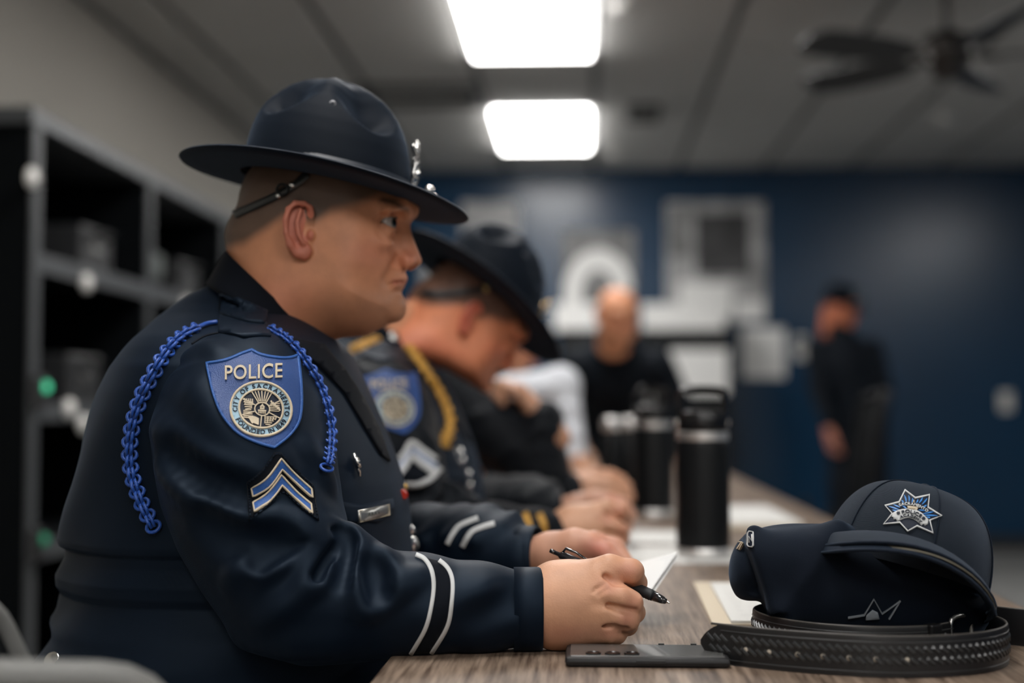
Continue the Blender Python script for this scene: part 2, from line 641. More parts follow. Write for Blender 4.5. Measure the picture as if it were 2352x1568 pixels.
for o in list(bpy.data.objects):
    if '_pos' in o.keys():
        x, k = o['_pos'][0], int(o['_pos'][1])
        if x < 0:
            o['label'] = _names[(-.55, k)]
        elif x < 2:
            o['label'] = 'single added fill light panel in the ceiling, behind the camera'
        else:
            o['label'] = 'ceiling light panel of the right-hand row, outside the picture'
            o['group'] = 'right-hand row of ceiling lights'
        del o['_pos']

# vents, detectors and sprinklers on the ceiling
def vent(name, x0, x1, y0, y1, label):
    r = empty(name, ((x0 + x1) / 2, (y0 + y1) / 2, ZC - .004))
    b = MB()
    f = .025
    for lo, hi in (((x0, y0), (x1, y0 + f)), ((x0, y1 - f), (x1, y1)), ((x0, y0), (x0 + f, y1)), ((x1 - f, y0), (x1, y1))):
        b.box((*lo, ZC - .022), (*hi, ZC - .002))
    b.obj('vent_frame', M_DARKV, r)
    n = max(3, int((y1 - y0) / .06))
    for k in range(n):
        y = y0 + f + (y1 - y0 - 2 * f) * (k + .5) / n
        MB().box((x0 + f, y - .014, ZC - .016), (x1 - f, y + .014, ZC - .013), rot=Matrix.Rotation(.5, 3, 'X')).obj('slat', M_DARKV, r)
    tag(r, label, 'vent')


p, q = on_z(850, 238, ZC), on_z(1105, 192, ZC)
vent('ceiling_vent', p[0], p[0] + .62, p[1], q[1], 'long dark ceiling vent left of the far light panel, above the hat')
p, q = on_z(1440, 272, ZC), on_z(1500, 240, ZC)
vent('ceiling_vent', p[0], p[0] + .18, p[1], q[1], 'small dark square vent right of the far light panel')
M_WPL = mat('white_plastic', (.7, .69, .66), .35)
for (px, py, lab, nm) in ((1432, 6, 'round white smoke detector beside the near light panel', 'smoke_detector'), (1410, 345, 'small white sprinkler head right below the far light panel', 'sprinkler_head'), (2167, 266, 'small white sprinkler head under the ceiling fan blades', 'sprinkler_head')):
    c = on_z(px, py, ZC)
    o = MB().lathe([(.001, -.05), (.03, -.05), (.045, -.03), (.055, -.012), (.055, -.003)], 20, c).obj(nm, M_WPL, None, True)
    tag(o, lab, 'detector' if 'smoke' in nm else 'sprinkler')

# ------------------------------------------------------------------ ceiling fan
fanc = W(2175, 118, 5.55)
fan = tag(empty('ceiling_fan', (fanc[0], fanc[1], ZC)), 'dark ceiling fan with wide blades hanging at the upper right', 'ceiling fan')
M_FANB = mat('fan_blade_dark', (.02, .02, .022), .35, spec=.5)
M_FANM = mat('fan_motor_bronze', (.05, .045, .042), .35, metal=.6)
MB().lathe([(.075, ZC - .004), (.07, ZC - .05), (.02, ZC - .07)], 24, (fanc[0], fanc[1], 0)).obj('canopy', M_FANM, fan, True)
MB().lathe([(.014, ZC - .02), (.014, fanc[2] + .04)], 12, (fanc[0], fanc[1], 0)).obj('downrod', M_FANM, fan, True)
MB().lathe([(.02, fanc[2] + .08), (.085, fanc[2] + .06), (.105, fanc[2]), (.09, fanc[2] - .04), (.06, fanc[2] - .06), (.055, fanc[2] - .10), (.001, fanc[2] - .115)], 24, (fanc[0], fanc[1], 0)).obj('motor_housing', M_FANM, fan, True)
for k, c in enumerate([(0.075, -.085), (-.085, -.06), (.02, -.03)]):
    MB().lathe([(.001, -.02), (.012, -.015), (.014, 0), (.001, .02)], 10, (fanc[0] + c[0], fanc[1] - .1 + k * .02, fanc[2] + c[1] + .02)).obj('chrome_fitting', M_SILVER, fan, True)
for k in range(5):
    a = math.radians(62 + 72 * k)
    bm = MB()
    prof = [(.16, .035), (.22, .065), (.35, .085), (.55, .088), (.63, .075), (.665, .035)]
    top, bot = [], []
    V = []
    for r, w in prof:
        for s_ in (-1, 1):
            V.append((r, s_ * w, .28 * s_ * w))
    n = len(prof)
    VV = [Vector(v) for v in V] + [Vector((v[0], v[1], v[2] - .008)) for v in V]
    F = []
    for i in range(n - 1):
        F += [(2 * i, 2 * i + 2, 2 * i + 3, 2 * i + 1), (2 * i + 2 * n, 2 * i + 1 + 2 * n, 2 * i + 3 + 2 * n, 2 * i + 2 + 2 * n)]
        F += [(2 * i, 2 * i + 2 * n, 2 * i + 2 + 2 * n, 2 * i + 2), (2 * i + 1, 2 * i + 3, 2 * i + 3 + 2 * n, 2 * i + 1 + 2 * n)]
    F += [(0, 1, 1 + 2 * n, 2 * n), (2 * n - 2, 4 * n - 2, 4 * n - 1, 2 * n - 1)]
    Rz = Matrix.Rotation(a, 3, 'Z')
    VV = [np.array(Rz @ v) + np.array((fanc[0], fanc[1], fanc[2] - .02)) for v in VV]
    bl = mk('blade', VV, F, M_FANB, fan, False)
    d = np.array((math.cos(a), math.sin(a), 0))
    c0 = np.array((fanc[0], fanc[1], fanc[2] - .015))
    mk('blade_bracket', *tube([c0 + d * .07, c0 + d * .12 + (0, 0, -.012), c0 + d * .2 + (0, 0, -.012)], .011, 8), M_FANM, bl)

# ------------------------------------------------------------------ table
TZ = .74


def wood(name):
    m = bpy.data.materials.new(name); m.use_nodes = True
    nt = m.node_tree; b = nt.nodes['Principled BSDF']; N, Lk = nt.nodes.new, nt.links.new
    tc = N('ShaderNodeTexCoord'); mp = N('ShaderNodeMapping'); mp.inputs['Scale'].default_value = (1, .045, 1)
    Lk(tc.outputs['Object'], mp.inputs[0])
    n1 = N('ShaderNodeTexNoise'); n1.inputs['Scale'].default_value = 150; n1.inputs['Detail'].default_value = 6; n1.inputs['Roughness'].default_value = .65
    n2 = N('ShaderNodeTexNoise'); n2.inputs['Scale'].default_value = 22; n2.inputs['Detail'].default_value = 3; n2.inputs['Distortion'].default_value = .6
    Lk(mp.outputs[0], n1.inputs['Vector']); Lk(mp.outputs[0], n2.inputs['Vector'])
    r1 = N('ShaderNodeValToRGB'); r1.color_ramp.elements[0].position = .36; r1.color_ramp.elements[0].color = (.085, .055, .038, 1)
    r1.color_ramp.elements[1].position = .62; r1.color_ramp.elements[1].color = (.33, .245, .185, 1)
    r2 = N('ShaderNodeValToRGB'); r2.color_ramp.elements[0].position = .3; r2.color_ramp.elements[0].color = (.62, .6, .58, 1)
    r2.color_ramp.elements[1].position = .7; r2.color_ramp.elements[1].color = (1, 1, 1, 1)
    Lk(n1.outputs[0], r1.inputs[0]); Lk(n2.outputs[0], r2.inputs[0])
    mx = N('ShaderNodeMixRGB'); mx.blend_type = 'MULTIPLY'; mx.inputs[0].default_value = 1
    Lk(r1.outputs[0], mx.inputs[1]); Lk(r2.outputs[0], mx.inputs[2]); Lk(mx.outputs[0], b.inputs['Base Color'])
    b.inputs['Roughness'].default_value = .42
    b.inputs['Specular IOR Level'].default_value = .4
    bp = N('ShaderNodeBump'); bp.inputs['Strength'].default_value = .15; bp.inputs['Distance'].default_value = .0006
    Lk(n1.outputs[0], bp.inputs['Height']); Lk(bp.outputs[0], b.inputs['Normal'])
    MATS[name] = m
    return m


M_WOOD = wood('table_laminate')
M_STEELD = mat('dark_steel', (.02, .021, .022), .4, metal=.7)
TABX0, TABX1 = -.20, .56
tab = tag(empty('long_table', (.18, 3.5, 0)), 'long brown wood-grain table running away from the camera', 'table')
MB().box((TABX0, .45, TZ - .032), (TABX1, 6.6, TZ), bev=.003).obj('tabletop', M_WOOD, tab)
for y in (.6, 2.13, 3.82, 5.2, 6.4):
    for x in (TABX0 + .30, TABX1 - .06):
        MB().box((x - .025, y - .025, .0), (x + .025, y + .025, TZ - .03), bev=.004).obj('leg', M_STEELD, tab)
    MB().box((TABX0 + .28, y - .02, TZ - .075), (TABX1 - .05, y + .02, TZ - .032)).obj('cross_rail', M_STEELD, tab)
MB().box((TABX1 - .05, .6, TZ - .30), (TABX1 - .035, 6.4, TZ - .032)).obj('modesty_panel', M_STEELD, tab)

# ------------------------------------------------------------------ pigeon-hole shelving on the left wall
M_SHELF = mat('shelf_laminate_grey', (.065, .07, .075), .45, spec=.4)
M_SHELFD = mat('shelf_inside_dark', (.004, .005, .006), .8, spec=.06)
sx0, sx1 = XL + .004, -1.60
SY = [4.07, 5.16, 6.25, 7.34, 8.43]
SZ = [.08, .57, .98, 1.42, 1.82]
sh = tag(empty('pigeon_hole_shelving', (-1.85, 6.2, 0)), 'tall dark open pigeon-hole shelving along the beige left wall', 'shelving')
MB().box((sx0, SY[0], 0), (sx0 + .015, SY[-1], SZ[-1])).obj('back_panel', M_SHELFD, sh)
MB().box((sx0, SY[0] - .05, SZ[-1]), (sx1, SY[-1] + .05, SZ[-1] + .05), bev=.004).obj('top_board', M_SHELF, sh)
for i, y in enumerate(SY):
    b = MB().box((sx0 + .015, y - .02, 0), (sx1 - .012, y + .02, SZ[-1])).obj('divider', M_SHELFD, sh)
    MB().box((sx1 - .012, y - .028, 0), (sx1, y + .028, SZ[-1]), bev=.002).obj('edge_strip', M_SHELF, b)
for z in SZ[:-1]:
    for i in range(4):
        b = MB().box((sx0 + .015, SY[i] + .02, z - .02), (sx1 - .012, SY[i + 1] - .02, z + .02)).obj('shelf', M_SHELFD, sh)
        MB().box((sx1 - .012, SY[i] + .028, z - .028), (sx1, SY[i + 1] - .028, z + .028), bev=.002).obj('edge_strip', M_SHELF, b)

# white discs standing in for blurred glints on the shelf edges
M_PEARL = mat('pearl_white', (.9, .88, .84), .25, spec=.6)
for px, py, xf, lab in ((70, 408, sx1, 'round white disc imitating a glint high on the nearest shelving upright'), (195, 650, sx1, 'round white disc imitating a glint on the upper shelf edge of the first bay'),
                        (425, 700, sx1, 'round white magnet on the upper shelf edge behind the officer\'s collar'), (155, 938, sx1, 'upper of two white glint discs on the middle shelf edge'),
                        (188, 974, sx1, 'lower of two white glint discs on the middle shelf edge')):
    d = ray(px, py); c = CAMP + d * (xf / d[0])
    o = MB().lathe([(.028, -.004), (.031, .004), (.026, .016), (.001, .022)], 20, c, (1, 0, 0)).obj('shelf_glint', M_PEARL, None, True)
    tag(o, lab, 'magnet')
M_LEDG = mat('green_led', (.02, .3, .15), .4, emit=((.10, .85, .45), .9))
M_CHG = mat('charger_body', (.02, .02, .022), .5)
for px, py, lab in ((53, 888, 'radio charger with bright green light on the shelving upright'), (48, 1238, 'radio charger with dim green light low on the shelving')):
    c = W(px, py, SY[0]); c[1] = SY[0]
    r = tag(empty('radio_charger', (sx1, c[1], c[2] - .06)), lab, 'charger')
    MB().box((sx1 + .0002, c[1] - .03, c[2] - .06), (sx1 + .03, c[1] + .03, c[2] + .03), bev=.004).obj('case', M_CHG, r)
    MB().lathe([(.016, -.001), (.016, .004), (.001, .008)], 16, (sx1 + .03, c[1], c[2]), (0.5, -.8, 0)).obj('indicator_light', M_LEDG if py < 1000 else mat('green_led_dim', (.01, .2, .1), .4, emit=((.03, .5, .25), .25)), r, True)

# things in the pigeon holes
M_BOXC = mat('card_grey_green', (.10, .115, .11), .7)
M_BOXD = mat('case_black', (.02, .021, .023), .5)
shelf_things = [
    # (bay, tier, y-offset, kind, label)
    (0, 2, .10, 'gloves', 'pale folded gloves on the upper shelf of the first bay'),
    (0, 2, .55, 'case', 'dark equipment case on the upper shelf of the first bay'),
    (0, 1, .45, 'case', 'dark equipment case on the middle shelf of the first bay'),
    (0, 1, .08, 'gloves', 'pale folded cloth on the middle shelf of the first bay'),
    (0, 0, .08, 'gloves', 'light folded papers on the lowest visible shelf, behind the officer'),
    (1, 2, .12, 'helmet', 'dark rounded helmet in the upper hole of the second bay'),
    (1, 2, .62, 'case', 'dark equipment case in the upper hole of the second bay'),
    (2, 2, .3, 'helmet', 'dark rounded helmet in the upper hole of the third bay'),
    (1, 1, .3, 'case', 'dark equipment case in the middle hole of the second bay'),
]
for bay, tier, oy, kind, lab in shelf_things:
    y = SY[bay] + .05 + oy; z = SZ[tier + 1] + .021; x = sx1 - .24
    if kind == 'case':
        r = tag(empty('equipment_case', (x, y + .15, z)), lab, 'case')
        MB().box((x - .16, y, z), (x + .16, y + .3, z + .17), bev=.012).obj('shell', M_BOXD, r)
        MB().box((x + .16, y + .1, z + .08), (x + .168, y + .2, z + .11), bev=.002).obj('latch', M_SILVER, r)
        mk('handle', *tube([(x + .165, y + .08, z + .14), (x + .2, y + .09, z + .15), (x + .2, y + .21, z + .15), (x + .165, y + .22, z + .14)], .008, 6), M_BLACKP, r)
    elif kind == 'gloves':
        v = Vol((x - .05, y - .01, z - .01), (x + .24, y + .32, z + .09), .008)
        for k in range(4):
            v.chain([(x + .02 + .01 * k, y + .04 + .065 * k, z + .03, .028), (x + .19 - .02 * (k % 2), y + .03 + .07 * k, z + .024, .022)], .02)
        v.apply(lambda X, Y, Z: (z + .001) - Z + 0 * X + 0 * Y, (x - .05, y - .01, z - .01), (x + .24, y + .32, z + .09), 0, True)
        V, Q = v.mesh(1)
        tag(mk('folded_cloth', V, Q, M_BOXC), lab, 'cloth')
    else:
        r = tag(empty('riot_helmet', (x + .05, y + .14, z)), lab, 'helmet')
        c = np.array((x + .05, y + .14, z))
        MB().lathe([(.10, 0), (.125, .02), (.13, .09), (.11, .16), (.06, .20), (.001, .21)], 24, c).obj('shell', M_BOXD, r, True)
        vz = []
        for zz, rr in ((.06, .134), (.10, .139), (.15, .135)):
            vz.append([c + (rr * math.cos(t), rr * math.sin(t), zz) for t in np.linspace(-1.1, 1.1, 14)])
        VV = np.array(vz).reshape(-1, 3)
        FF = [(i * 14 + j, i * 14 + j + 1, (i + 1) * 14 + j + 1, (i + 1) * 14 + j) for i in range(2) for j in range(13)]
        mk('visor', np.concatenate([VV, VV - (VV - c) * (.03, .03, 0)]), FF + [tuple(i + 42 for i in reversed(f)) for f in FF], M_BOXC, r)
        for s_ in (-1, 1):
            MB().lathe([(.018, 0), (.018, .01), (.001, .014)], 12, c + (.02, s_ * .128, .10), (0, s_, 0)).obj('visor_knob', M_SILVER, r, True)

# ------------------------------------------------------------------ back wall: posters, sheets, cabinet
M_PAPER = mat('white_paper', (.64, .635, .61), .7, spec=.2)
M_PAPERW = mat('bright_white_card', (.86, .86, .84), .6, spec=.3)
M_PAPERG = mat('grey_paper', (.42, .42, .42), .7, spec=.2, var=(5, .5, (1, 1, 1)))
M_PICD = mat('dark_print', (.05, .05, .052), .6, var=(6, .7, (1, 1, 1)))
M_PICM = mat('grey_print', (.20, .20, .20), .6, var=(5, .6, (1, 1, 1)))
M_FRAME = mat('thin_frame_silver', (.45, .45, .46), .4, metal=.5)


def sheet(name, px0, py0, px1, py1, Y, m, label, cat, prints=(), thick=.012):
    a, b = W(px0, py1, Y), W(px1, py0, Y)
    r = tag(empty(name, ((a[0] + b[0]) / 2, Y, a[2])), label, cat)
    MB().box((a[0], Y - thick, a[2]), (b[0], Y, b[2]), bev=.002).obj('sheet', m, r)
    for (qx0, qy0, qx1, qy1, mm, nm) in prints:
        c, d = W(qx0, qy1, Y), W(qx1, qy0, Y)
        MB().box((c[0], Y - thick - .003, c[2]), (d[0], Y - thick + .001, d[2])).obj(nm, mm, r)
    return r


YW = YB - .002
sheet('wall_poster', 1530, 462, 1757, 740, YW, M_PAPERG, 'large pale poster with a dark square picture, right of centre on the navy wall', 'poster',
      [(1598, 488, 1722, 632, M_PICD, 'dark_picture'), (1532, 470, 1580, 590, M_PICM, 'grey_picture'), (1560, 648, 1680, 730, M_PAPERW, 'white_caption'), (1690, 688, 1754, 736, M_PAPERW, 'white_caption')])
r = sheet('wall_poster', 1290, 528, 1458, 775, YW, M_PICM, 'grey poster of a pale arch, behind the bald man\'s head', 'poster')
# the arch print
a0 = W(1374, 700, YW)
b = MB()
pts = []
for t in np.linspace(0, math.pi, 13):
    for rr in (.12, .24):
        pts.append((a0[0] - rr * math.cos(t), YW - .0152, a0[2] + .10 + rr * math.sin(t) * 1.25))
F = [(2 * i, 2 * i + 1, 2 * i + 3, 2 * i + 2) for i in range(12)]
b.add(pts + [(p[0], p[1] + .004, p[2]) for p in pts], F + [tuple(i + 26 for i in reversed(f)) for f in F])
b.box((a0[0] - .24, YW - .0152, a0[2] - .16), (a0[0] - .12, YW - .011, a0[2] + .10))
b.obj('arch_picture', M_PAPERW, r)
sheet('wall_poster', 1060, 463, 1192, 548, YW, M_PAPERG, 'pale sheet on the navy wall just right of the front officer\'s hat brim', 'poster')
sheet('wall_poster', 968, 570, 1012, 668, YW, M_PAPERG, 'narrow pale sheet showing between the two officers\' faces', 'poster')
sheet('notice_sheet', 1703, 752, 1802, 868, YW, M_PAPERW, 'plain white notice sheet beside the standing man', 'notice')
# thermostat, wall socket
c = W(1838, 800, YW)
r = tag(empty('thermostat', (c[0], YW, c[2] - .09)), 'small white thermostat on the navy wall by the standing man', 'thermostat')
MB().box((c[0] - .045, YW - .03, c[2] - .08), (c[0] + .045, YW, c[2] + .09), bev=.008).obj('cover', M_WPL, r)
MB().box((c[0] - .03, YW - .033, c[2] + .0), (c[0] + .03, YW - .029, c[2] + .06)).obj('display', M_PICM, r)
c = W(2310, 922, YW)
r = tag(empty('wall_socket', (c[0], YW, c[2] - .07)), 'white wall socket plate at the right on the navy wall', 'socket')
MB().box((c[0] - .045, YW - .008, c[2] - .07), (c[0] + .045, YW, c[2] + .07), bev=.003).obj('plate', M_WPL, r)
for dz in (-.03, .03):
    MB().lathe([(.02, 0), (.019, .004), (.001, .004)], 16, (c[0], YW - .008, c[2] + dz), (0, -1, 0)).obj('outlet', M_PEARL, r, True)
# black cabinet with white boxes on top
YC = 9.62
a, b_ = W(1285, 757, YC), W(1676, 757, YC)
ctop = a[2]
cab = tag(empty('storage_cabinet', ((a[0] + b_[0]) / 2, YC + .22, 0)), 'black two-door cabinet against the navy wall', 'cabinet')
MB().box((a[0], YC + .02, .05), (b_[0], YB - .016, ctop), bev=.004).obj('body', M_BLACKM, cab)
MB().box((a[0] + .03, YC + .05, 0), (b_[0] - .03, YB - .03, .05)).obj('plinth', M_BLACKM, cab)
xm = (a[0] + b_[0]) / 2
for s_, x0, x1 in ((-1, a[0] + .006, xm - .003), (1, xm + .003, b_[0] - .006)):
    dr = MB().box((x0, YC, .07), (x1, YC + .019, ctop - .02), bev=.003).obj('door', M_BLACKM, cab)
    MB().box((xm + s_ * .04 - .008, YC - .02, .95), (xm + s_ * .04 + .008, YC - .001, 1.12), bev=.003).obj('handle', M_SILVER, dr)
sheet('taped_sheet', 1540, 802, 1672, 905, YC - .001, M_PAPERW, 'white sheet taped to the black cabinet door, behind the tumbler handle', 'notice', thick=.003)
for (p0, p1, lab) in ((1272, 1402, 'long white box on the cabinet, left of the bald man\'s head'), (1476, 1664, 'long white box on the cabinet, right of the bald man\'s head')):
    a, b_ = W(p0, 757, YC + .06), W(p1, 697, YC + .06)
    r = tag(empty('white_box', ((a[0] + b_[0]) / 2, YC + .2, ctop)), lab, 'box')
    MB().box((a[0], YC + .05, ctop + .001), (b_[0], YC + .35, b_[2] - .03), bev=.003).obj('carton', M_PAPERW, r)
    MB().box((a[0] - .006, YC + .044, b_[2] - .045), (b_[0] + .006, YC + .356, b_[2]), bev=.003).obj('lid', M_PAPERW, r)
# ================================================================== PEOPLE: shared body builders
YH = 1.73                                   # the nearest officer's midline
P0 = W(740, 560, YH)                        # origin of the head frame (x ahead, y to the left, z up)
SK = np.array([.60, .262, .138]); SK_RED = np.array([.52, .15, .105]); HAIR = np.array([.046, .041, .034]); BROWC = np.array([.05, .035, .028])


def hp(px, py, y=0.0):
    return W(px, py, YH + y) - P0


def proj(P):
    P = np.asarray(P) - CAMP
    return np.stack([1176 + 3266.7 * (P @ RV) / (P @ FV), 784 - 3266.7 * (P @ UV) / (P @ FV)], -1)


def sd_poly(P, X, Z):
    P = np.asarray(P, float)
    d = np.full(np.broadcast(X, Z).shape, 1e9); ins = np.zeros(d.shape, bool)
    for i in range(len(P)):
        a, b = P[i], P[(i + 1) % len(P)]
        v = b - a
        t = np.clip(((X - a[0]) * v[0] + (Z - a[1]) * v[1]) / (v.dot(v) + 1e-12), 0, 1)
        d = np.minimum(d, (X - a[0] - t * v[0]) ** 2 + (Z - a[1] - t * v[1]) ** 2)
        c = (a[1] > Z) != (b[1] > Z)
        ins ^= c & (X < (b[0] - a[0]) * (Z - a[1]) / (b[1] - a[1] if b[1] != a[1] else 1e-9) + a[0])
    return np.where(ins, -1, 1) * np.sqrt(d)


BASE = [(556, 440), (575, 398), (612, 362), (672, 340), (750, 332), (830, 342), (888, 372), (925, 420), (940, 455), (946, 474), (944, 492), (934, 510), (929, 530),
        (927, 560), (927, 590), (927, 612), (925.5, 628), (921.5, 645), (917.5, 660), (915.5, 675), (917, 690), (918.5, 704), (915, 719), (905, 732),
        (880, 751), (846, 767), (811, 773), (775, 778), (745, 800), (735, 900), (560, 900), (535, 640), (527, 590), (521, 560), (520, 538), (530, 508), (548, 476)]
NOSE = [(934, 500), (939, 517), (946, 537), (956, 563), (967, 590), (969, 599), (964, 609), (948, 614), (934, 617), (915, 612), (905, 590), (915, 550), (920, 515)]


def build_head(h=.0015, bald=False, stubble=True):
    v = Vol((-.135, -.118, -.185), (.138, .118, .135), h)
    loc = lambda pts: np.array([[hp(x, y)[0], hp(x, y)[2]] for x, y in pts])
    base = catmull(loc(BASE), 3, True)
    nose = catmull(loc(NOSE), 3, True)

    def G(X, Z, px, py, sx, sy, amp, y=-.07):
        c = hp(px, py, y); s = .00053
        return amp * np.exp(-((X - c[0]) / (sx * s)) ** 2 - ((Z - c[2]) / (sy * s)) ** 2)

    def fbase(X, Y, Z):
        x, z = X[:, 0, 0][:, None], Z[0, 0, :][None, :]
        d2 = sd_poly(base, x, z)
        Wd = .0765 + 0 * d2
        Wd = Wd + G(x, z, 845, 590, 75, 60, .0035) + G(x, z, 800, 690, 90, 60, .0035) - G(x, z, 870, 470, 60, 50, .004) \
            - G(x, z, 680, 800, 200, 60, .006) - G(x, z, 560, 560, 70, 90, .008) + G(x, z, 640, 420, 100, 70, .002)
        R = .070 + 0 * d2
        t = np.minimum(-d2 / R, 1)
        front = np.clip((x - .03) / .05, 0, 1) * np.clip((z + .13) / .03, 0, 1)
        wedge = np.clip(-d2 / .055, 0, 1)
        Wd = Wd * (1 - .30 * front * (1 - wedge) ** 1.5)
        return (np.sqrt(np.maximum(1 - t, 0)[:, None, :] ** 2 + (Y / Wd[:, None, :]) ** 2) - 1) * .068
    lo, hi = v.lo, v.lo + v.h * (v.n - 1)
    v.apply(fbase, lo, hi)

    # brow ridges, eye sockets, cheeks
    for s in (-1, 1):
        E = lambda px, py, y: hp(px, py, -abs(y)) * (1, -s, 1) if s > 0 else hp(px, py, -abs(y))
        v.chain([(*E(938, 478, .010), .009), (*E(922, 470, .034), .009), (*E(893, 482, .052), .008)], .016)
        v.ell(E(912, 514, .036), (.019, .016, .0125), .012, sub=True)
        v.ell(E(889, 512, .034), .0142, .004)                       # lids over the eyeball
        v.ell(E(872, 556, .044), (.016, .012, .010), .014)          # cheek under the eye
        v.chain([(*E(880, 538, .042), .004), (*E(900, 536, .028), .004)], .006)
        # lid opening
        v.ell(E(902, 511, .038), (.0165, .013, .0062), .0015, rot=Matrix.Rotation(.12, 3, 'Y'), sub=True)

    def fnose(X, Y, Z):
        x, z = X[:, 0, 0][:, None], Z[0, 0, :][None, :]
        d2 = sd_poly(nose, x, z)
        zt = (z - hp(0, 610)[2]) / (hp(0, 505)[2] - hp(0, 610)[2])
        Wn = np.interp(zt, [0, .15, .35, .7, 1], [.0125, .0145, .0125, .0095, .010]) + 0 * d2
        t = np.minimum(-d2 / .0145, 1)
        return (np.sqrt(np.maximum(1 - t, 0)[:, None, :] ** 2 + (Y / Wn[:, None, :]) ** 2) - 1) * .0125
    v.apply(fnose, np.array([nose[:, 0].min(), -.02, nose[:, 1].min()]), np.array([nose[:, 0].max(), .02, nose[:, 1].max()]), .010)
    for s in (-1, 1):
        E = lambda px, py, y: hp(px, py, -abs(y)) * (1, -s, 1) if s > 0 else hp(px, py, -abs(y))
        v.ell(E(928, 600, .0140), (.0140, .0092, .0105), .005)
        v.ell(E(940, 615, .0115), (.0075, .0045, .0050), .002, sub=True)
        # crease from nose to mouth, mouth line
        v.chain([(*E(911, 592, .023), .0022), (*E(911, 606, .023), .0022), (*E(920, 618, .018), .0015)], .005, .001, sub=True)
        # lips
        v.chain([(*E(925, 640, .0), .0038), (*E(920, 642, .012), .0033), (*E(908, 648, .022), .002)], .008)
        v.chain([(*E(916, 655, .0), .0040), (*E(912, 655, .012), .0034), (*E(905, 655, .021), .0018)], .008)
        v.chain([(*E(926, 647.5, .0), .0011), (*E(918, 648, .013), .0012), (*E(907, 650, .023), .0012), (*E(897, 655, .029), .0010)], .003, sub=True)
        v.ell(E(908, 706, .004), (.0085, .014, .0125), .014)
        # ear
        a = math.radians(24) * (1 if s > 0 else -1)
        v.ell(E(686, 527, .081), (.0165, .0048, .031), .006, rot=Matrix.Rotation(-a, 3, 'Z'))
        hx = [(713, 512, .078), (716, 492, .080), (712, 476, .083), (698, 467, .087), (678, 466, .091), (662, 480, .094), (655, 505, .096), (657, 535, .095), (666, 562, .091), (680, 582, .086), (698, 588, .081), (712, 578, .076)]
        v.chain([(*E(*q), .0033 + .001 * (i > 7)) for i, q in enumerate(hx)], .004, .002)
        v.ell(E(697, 574, .083), (.009, .0045, .009), .006)
        v.ell(E(704, 522, .0915), (.0085, .0125, .0175), .003, rot=Matrix.Rotation(.25, 3, 'Y'), sub=True)
        v.chain([(*E(690, 482, .090), .0026), (*E(682, 510, .092), .0028), (*E(686, 540, .092), .003), (*E(696, 558, .089), .003)], .004)
        v.ell(E(714, 540, .080), (.0045, .004, .0065), .004)
    if h < .002:
        # fine creases, pressed into the finished surface: mouth, lids, cheek fold, brow
        Vm, Qm = v.mesh(1)
        dr = Drape(bvh_of((Vm + P0, Qm)), YH - .04)

        def crease(path, r, dep, k):
            ch = []
            P = catmull(path, 4)
            for i, p in enumerate(P):
                q, n = dr.hit(*p)
                ch.append(q - P0 + n * (r - dep * math.sin(math.pi * (i + .6) / (len(P) + .2)) ** .5))
            for s in (1, -1):
                v.chain([(c[0], c[1] * s, c[2], r) for c in ch], k, .0005, sub=True)
        crease([(926, 647), (918, 648), (908, 650), (899, 654), (893, 659)], .0016, .0026, .003)
        crease([(908, 604), (900, 622), (890, 640)], .004, .0014, .014)
        crease([(862, 505), (878, 494), (897, 488), (914, 492)], .0013, .0016, .004)
        crease([(872, 536), (884, 548), (899, 549), (908, 540)], .0018, .0012, .006)
    V, Q = v.mesh(2)
    V = V.copy()
    # colours of the skin, hair and brows
    near = V.copy(); near[:, 1] = -np.abs(near[:, 1])
    pp = proj(near + P0)
    px, py = pp[:, 0], pp[:, 1]
    ss = lambda a, b, x: np.clip((x - a) / (b - a), 0, 1) ** 2 * (3 - 2 * np.clip((x - a) / (b - a), 0, 1))
    C = np.tile(SK, (len(V), 1))

    def blend(w, c):
        nonlocal C
        C = C * (1 - w[:, None]) + np.asarray(c) * w[:, None]
    lat = np.abs(V[:, 1])
    ear = (px > 645) & (px < 726) & (py > 455) & (py < 600) & (lat > .0815)
    blend(.75 * ear, SK_RED)
    g = lambda x, y, sx, sy: np.exp(-((px - x) / sx) ** 2 - ((py - y) / sy) ** 2)
    blend(.45 * g(945, 590, 30, 30), SK_RED)
    blend(.35 * g(850, 580, 60, 45), SK_RED)
    blend(.35 * g(640, 690, 90, 60), SK_RED)
    if stubble:
        blend(.22 * ss(640, 700, py) * ss(690, 760, px) * (1 - ss(760, 790, py)), (.22, .15, .11))
    if not bald:
        line = np.interp(px, [500, 525, 560, 600, 650, 720, 760, 820, 880, 930, 960], [590, 575, 566, 540, 505, 520, 490, 478, 452, 440, 440])
        w = 1 - ss(-26, 12, py - line)
        blend(.88 * w * (~ear), HAIR)
    lip = np.exp(-((py - 648) / 9) ** 2) * ss(893, 905, px) * (lat < .032) * ss(.02, .024, V[:, 0])
    blend(.55 * lip, (.42, .13, .10))
    # brow hair
    bl = np.array([[962, 474], [940, 462], [920, 464], [898, 476], [885, 488]])
    cx = hp(940, 470, -.02)
    brow_line = np.interp(px, [862, 878, 905, 925, 942], [463, 458, 464, 477, 485])
    w = np.exp(-((py - brow_line) / 8) ** 2) * ss(862, 882, px) * (1 - ss(934, 946, px)) * (lat > .008) * (V[:, 0] > .035)
    blend(.74 * w, BROWC)
    # dark lid line
    return V, Q, C


def transform(V, rot=None, scale=1.0, off=(0, 0, 0)):
    R = np.eye(3) if rot is None else np.array(rot)
    return (np.asarray(V) * scale) @ R.T + np.array(off)


